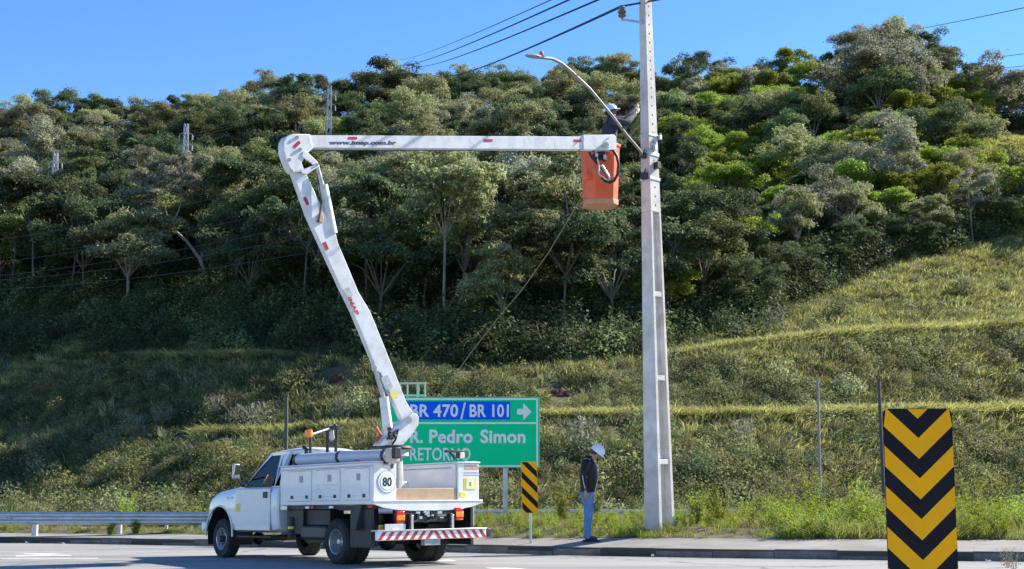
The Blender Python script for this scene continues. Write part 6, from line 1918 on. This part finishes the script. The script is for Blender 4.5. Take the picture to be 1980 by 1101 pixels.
# --- the worker in the basket, reaching for the pole
wf = at(1178, 392, 23.72)
wk_ = empty('person', (wf.x, 23.72, bk_c.z + .078), (0, 0, R(2)))
zt = 1.0
def wl_(u, v, Y=23.7):
    return rootmat(wk_).inverted() @ at(u, v, Y)
hcw = wl_(1181, 216); shR, shL = wl_(1184, 236, 23.54), wl_(1182, 235, 23.88)
elR, elL = wl_(1211, 238, 23.58), wl_(1212, 230, 24.02); haR, haL = wl_(1231, 217, 24.0), wl_(1230, 208, 24.25)
pv = Vector((-.02, 0, .90)); ch_ = wl_(1180, 250); ch_.y = 0; nk = wl_(1181, 229); nk.y = 0; hcw.y = 0
fw, upw = Vector((.97, 0, .24)), Vector((-.24, 0, .97))
dR, dL = (haR - elR).normalized(), (haL - elL).normalized()
bw = [([pv, pv.lerp(ch_, .5), ch_, nk, shL, elL, haL, shR, elR, haR, (-.02, .08, .82), (-.0, .09, .44), (-.05, .09, .06), (-.02, -.08, .82), (0, -.09, .44), (-.05, -.09, .06)],
       [(0, 1), (1, 2), (2, 3), (2, 4), (4, 5), (5, 6), (2, 7), (7, 8), (8, 9), (0, 10), (10, 11), (11, 12), (0, 13), (13, 14), (14, 15)],
       [.11, .11, .12, .052, .05, .04, .028, .05, .04, .028, .075, .05, .038, .075, .05, .038], 0), head_chain(nk, hcw, fw, upw)]
bw += hand_chains(haR, dR, (.5, .8, .2), (0, 0, 1), .6) + hand_chains(haL, dL, (.5, -.8, .2), (0, 0, 1), .6)
grown('body', bw, M_skin_d, wk_)
head_bits(wk_, hcw, fw, upw, M_hair)
us = MB()
zz = lambda t: pv.lerp(nk, t)
oval(us, [(zz(-.06), .12, .15), (zz(.0), .135, .165), (zz(.25), .135, .165), (zz(.5), .145, .18), (zz(.72), .14, .19), (zz(.86), .115, .165), (zz(.95), .08, .09), (zz(1.05), .065, .066)])
sleeve(us, [shL, elL, elL.lerp(haL, .8)], [.082, .068, .05])
sleeve(us, [shR, elR, elR.lerp(haR, .8)], [.082, .068, .05])
us.build('uniform_shirt', M_uniform, wk_, smooth=70)
ut = MB()
oval(ut, [(pv + Vector((0, 0, .06)), .12, .155), (pv, .125, .16), (pv - Vector((0, 0, .12)), .10, .15)])
for s in (-1, 1):
    oval(ut, [((-.02, s * .085, .84), .10, .085), ((-.01, s * .092, .62), .082, .078), ((0, s * .095, .44), .07, .066), ((-.03, s * .095, .25), .064, .06), ((-.05, s * .095, .08), .064, .06)], 14)
ut.build('uniform_trousers', M_uniform, wk_, smooth=70)
for hn, d_, pn in ((haR, dR, (.5, .8, .2)), (haL, dL, (.5, -.8, .2))):
    grown('glove', [(p, e, [r * 1.3 if isinstance(r, float) else r for r in rd], rt) for p, e, rd, rt in hand_chains(hn, d_, pn, (0, 0, 1), .6, 1.05)], M_glove, wk_)
for s in (-1, 1):
    grown('boot', [([(-.09, s * .095, .05), (-.05, s * .095, .10), (.03, s * .097, .05), (.11, s * .10, .04)], line(4), [.045, .056, .05, .038], 1)], M_boot, wk_)
helmet(wk_, hcw + upw * .03, R(-14), M_helmet_b)
tag(wk_, 'worker in navy uniform and pale blue helmet reaching from the orange basket to the pole', 'person')
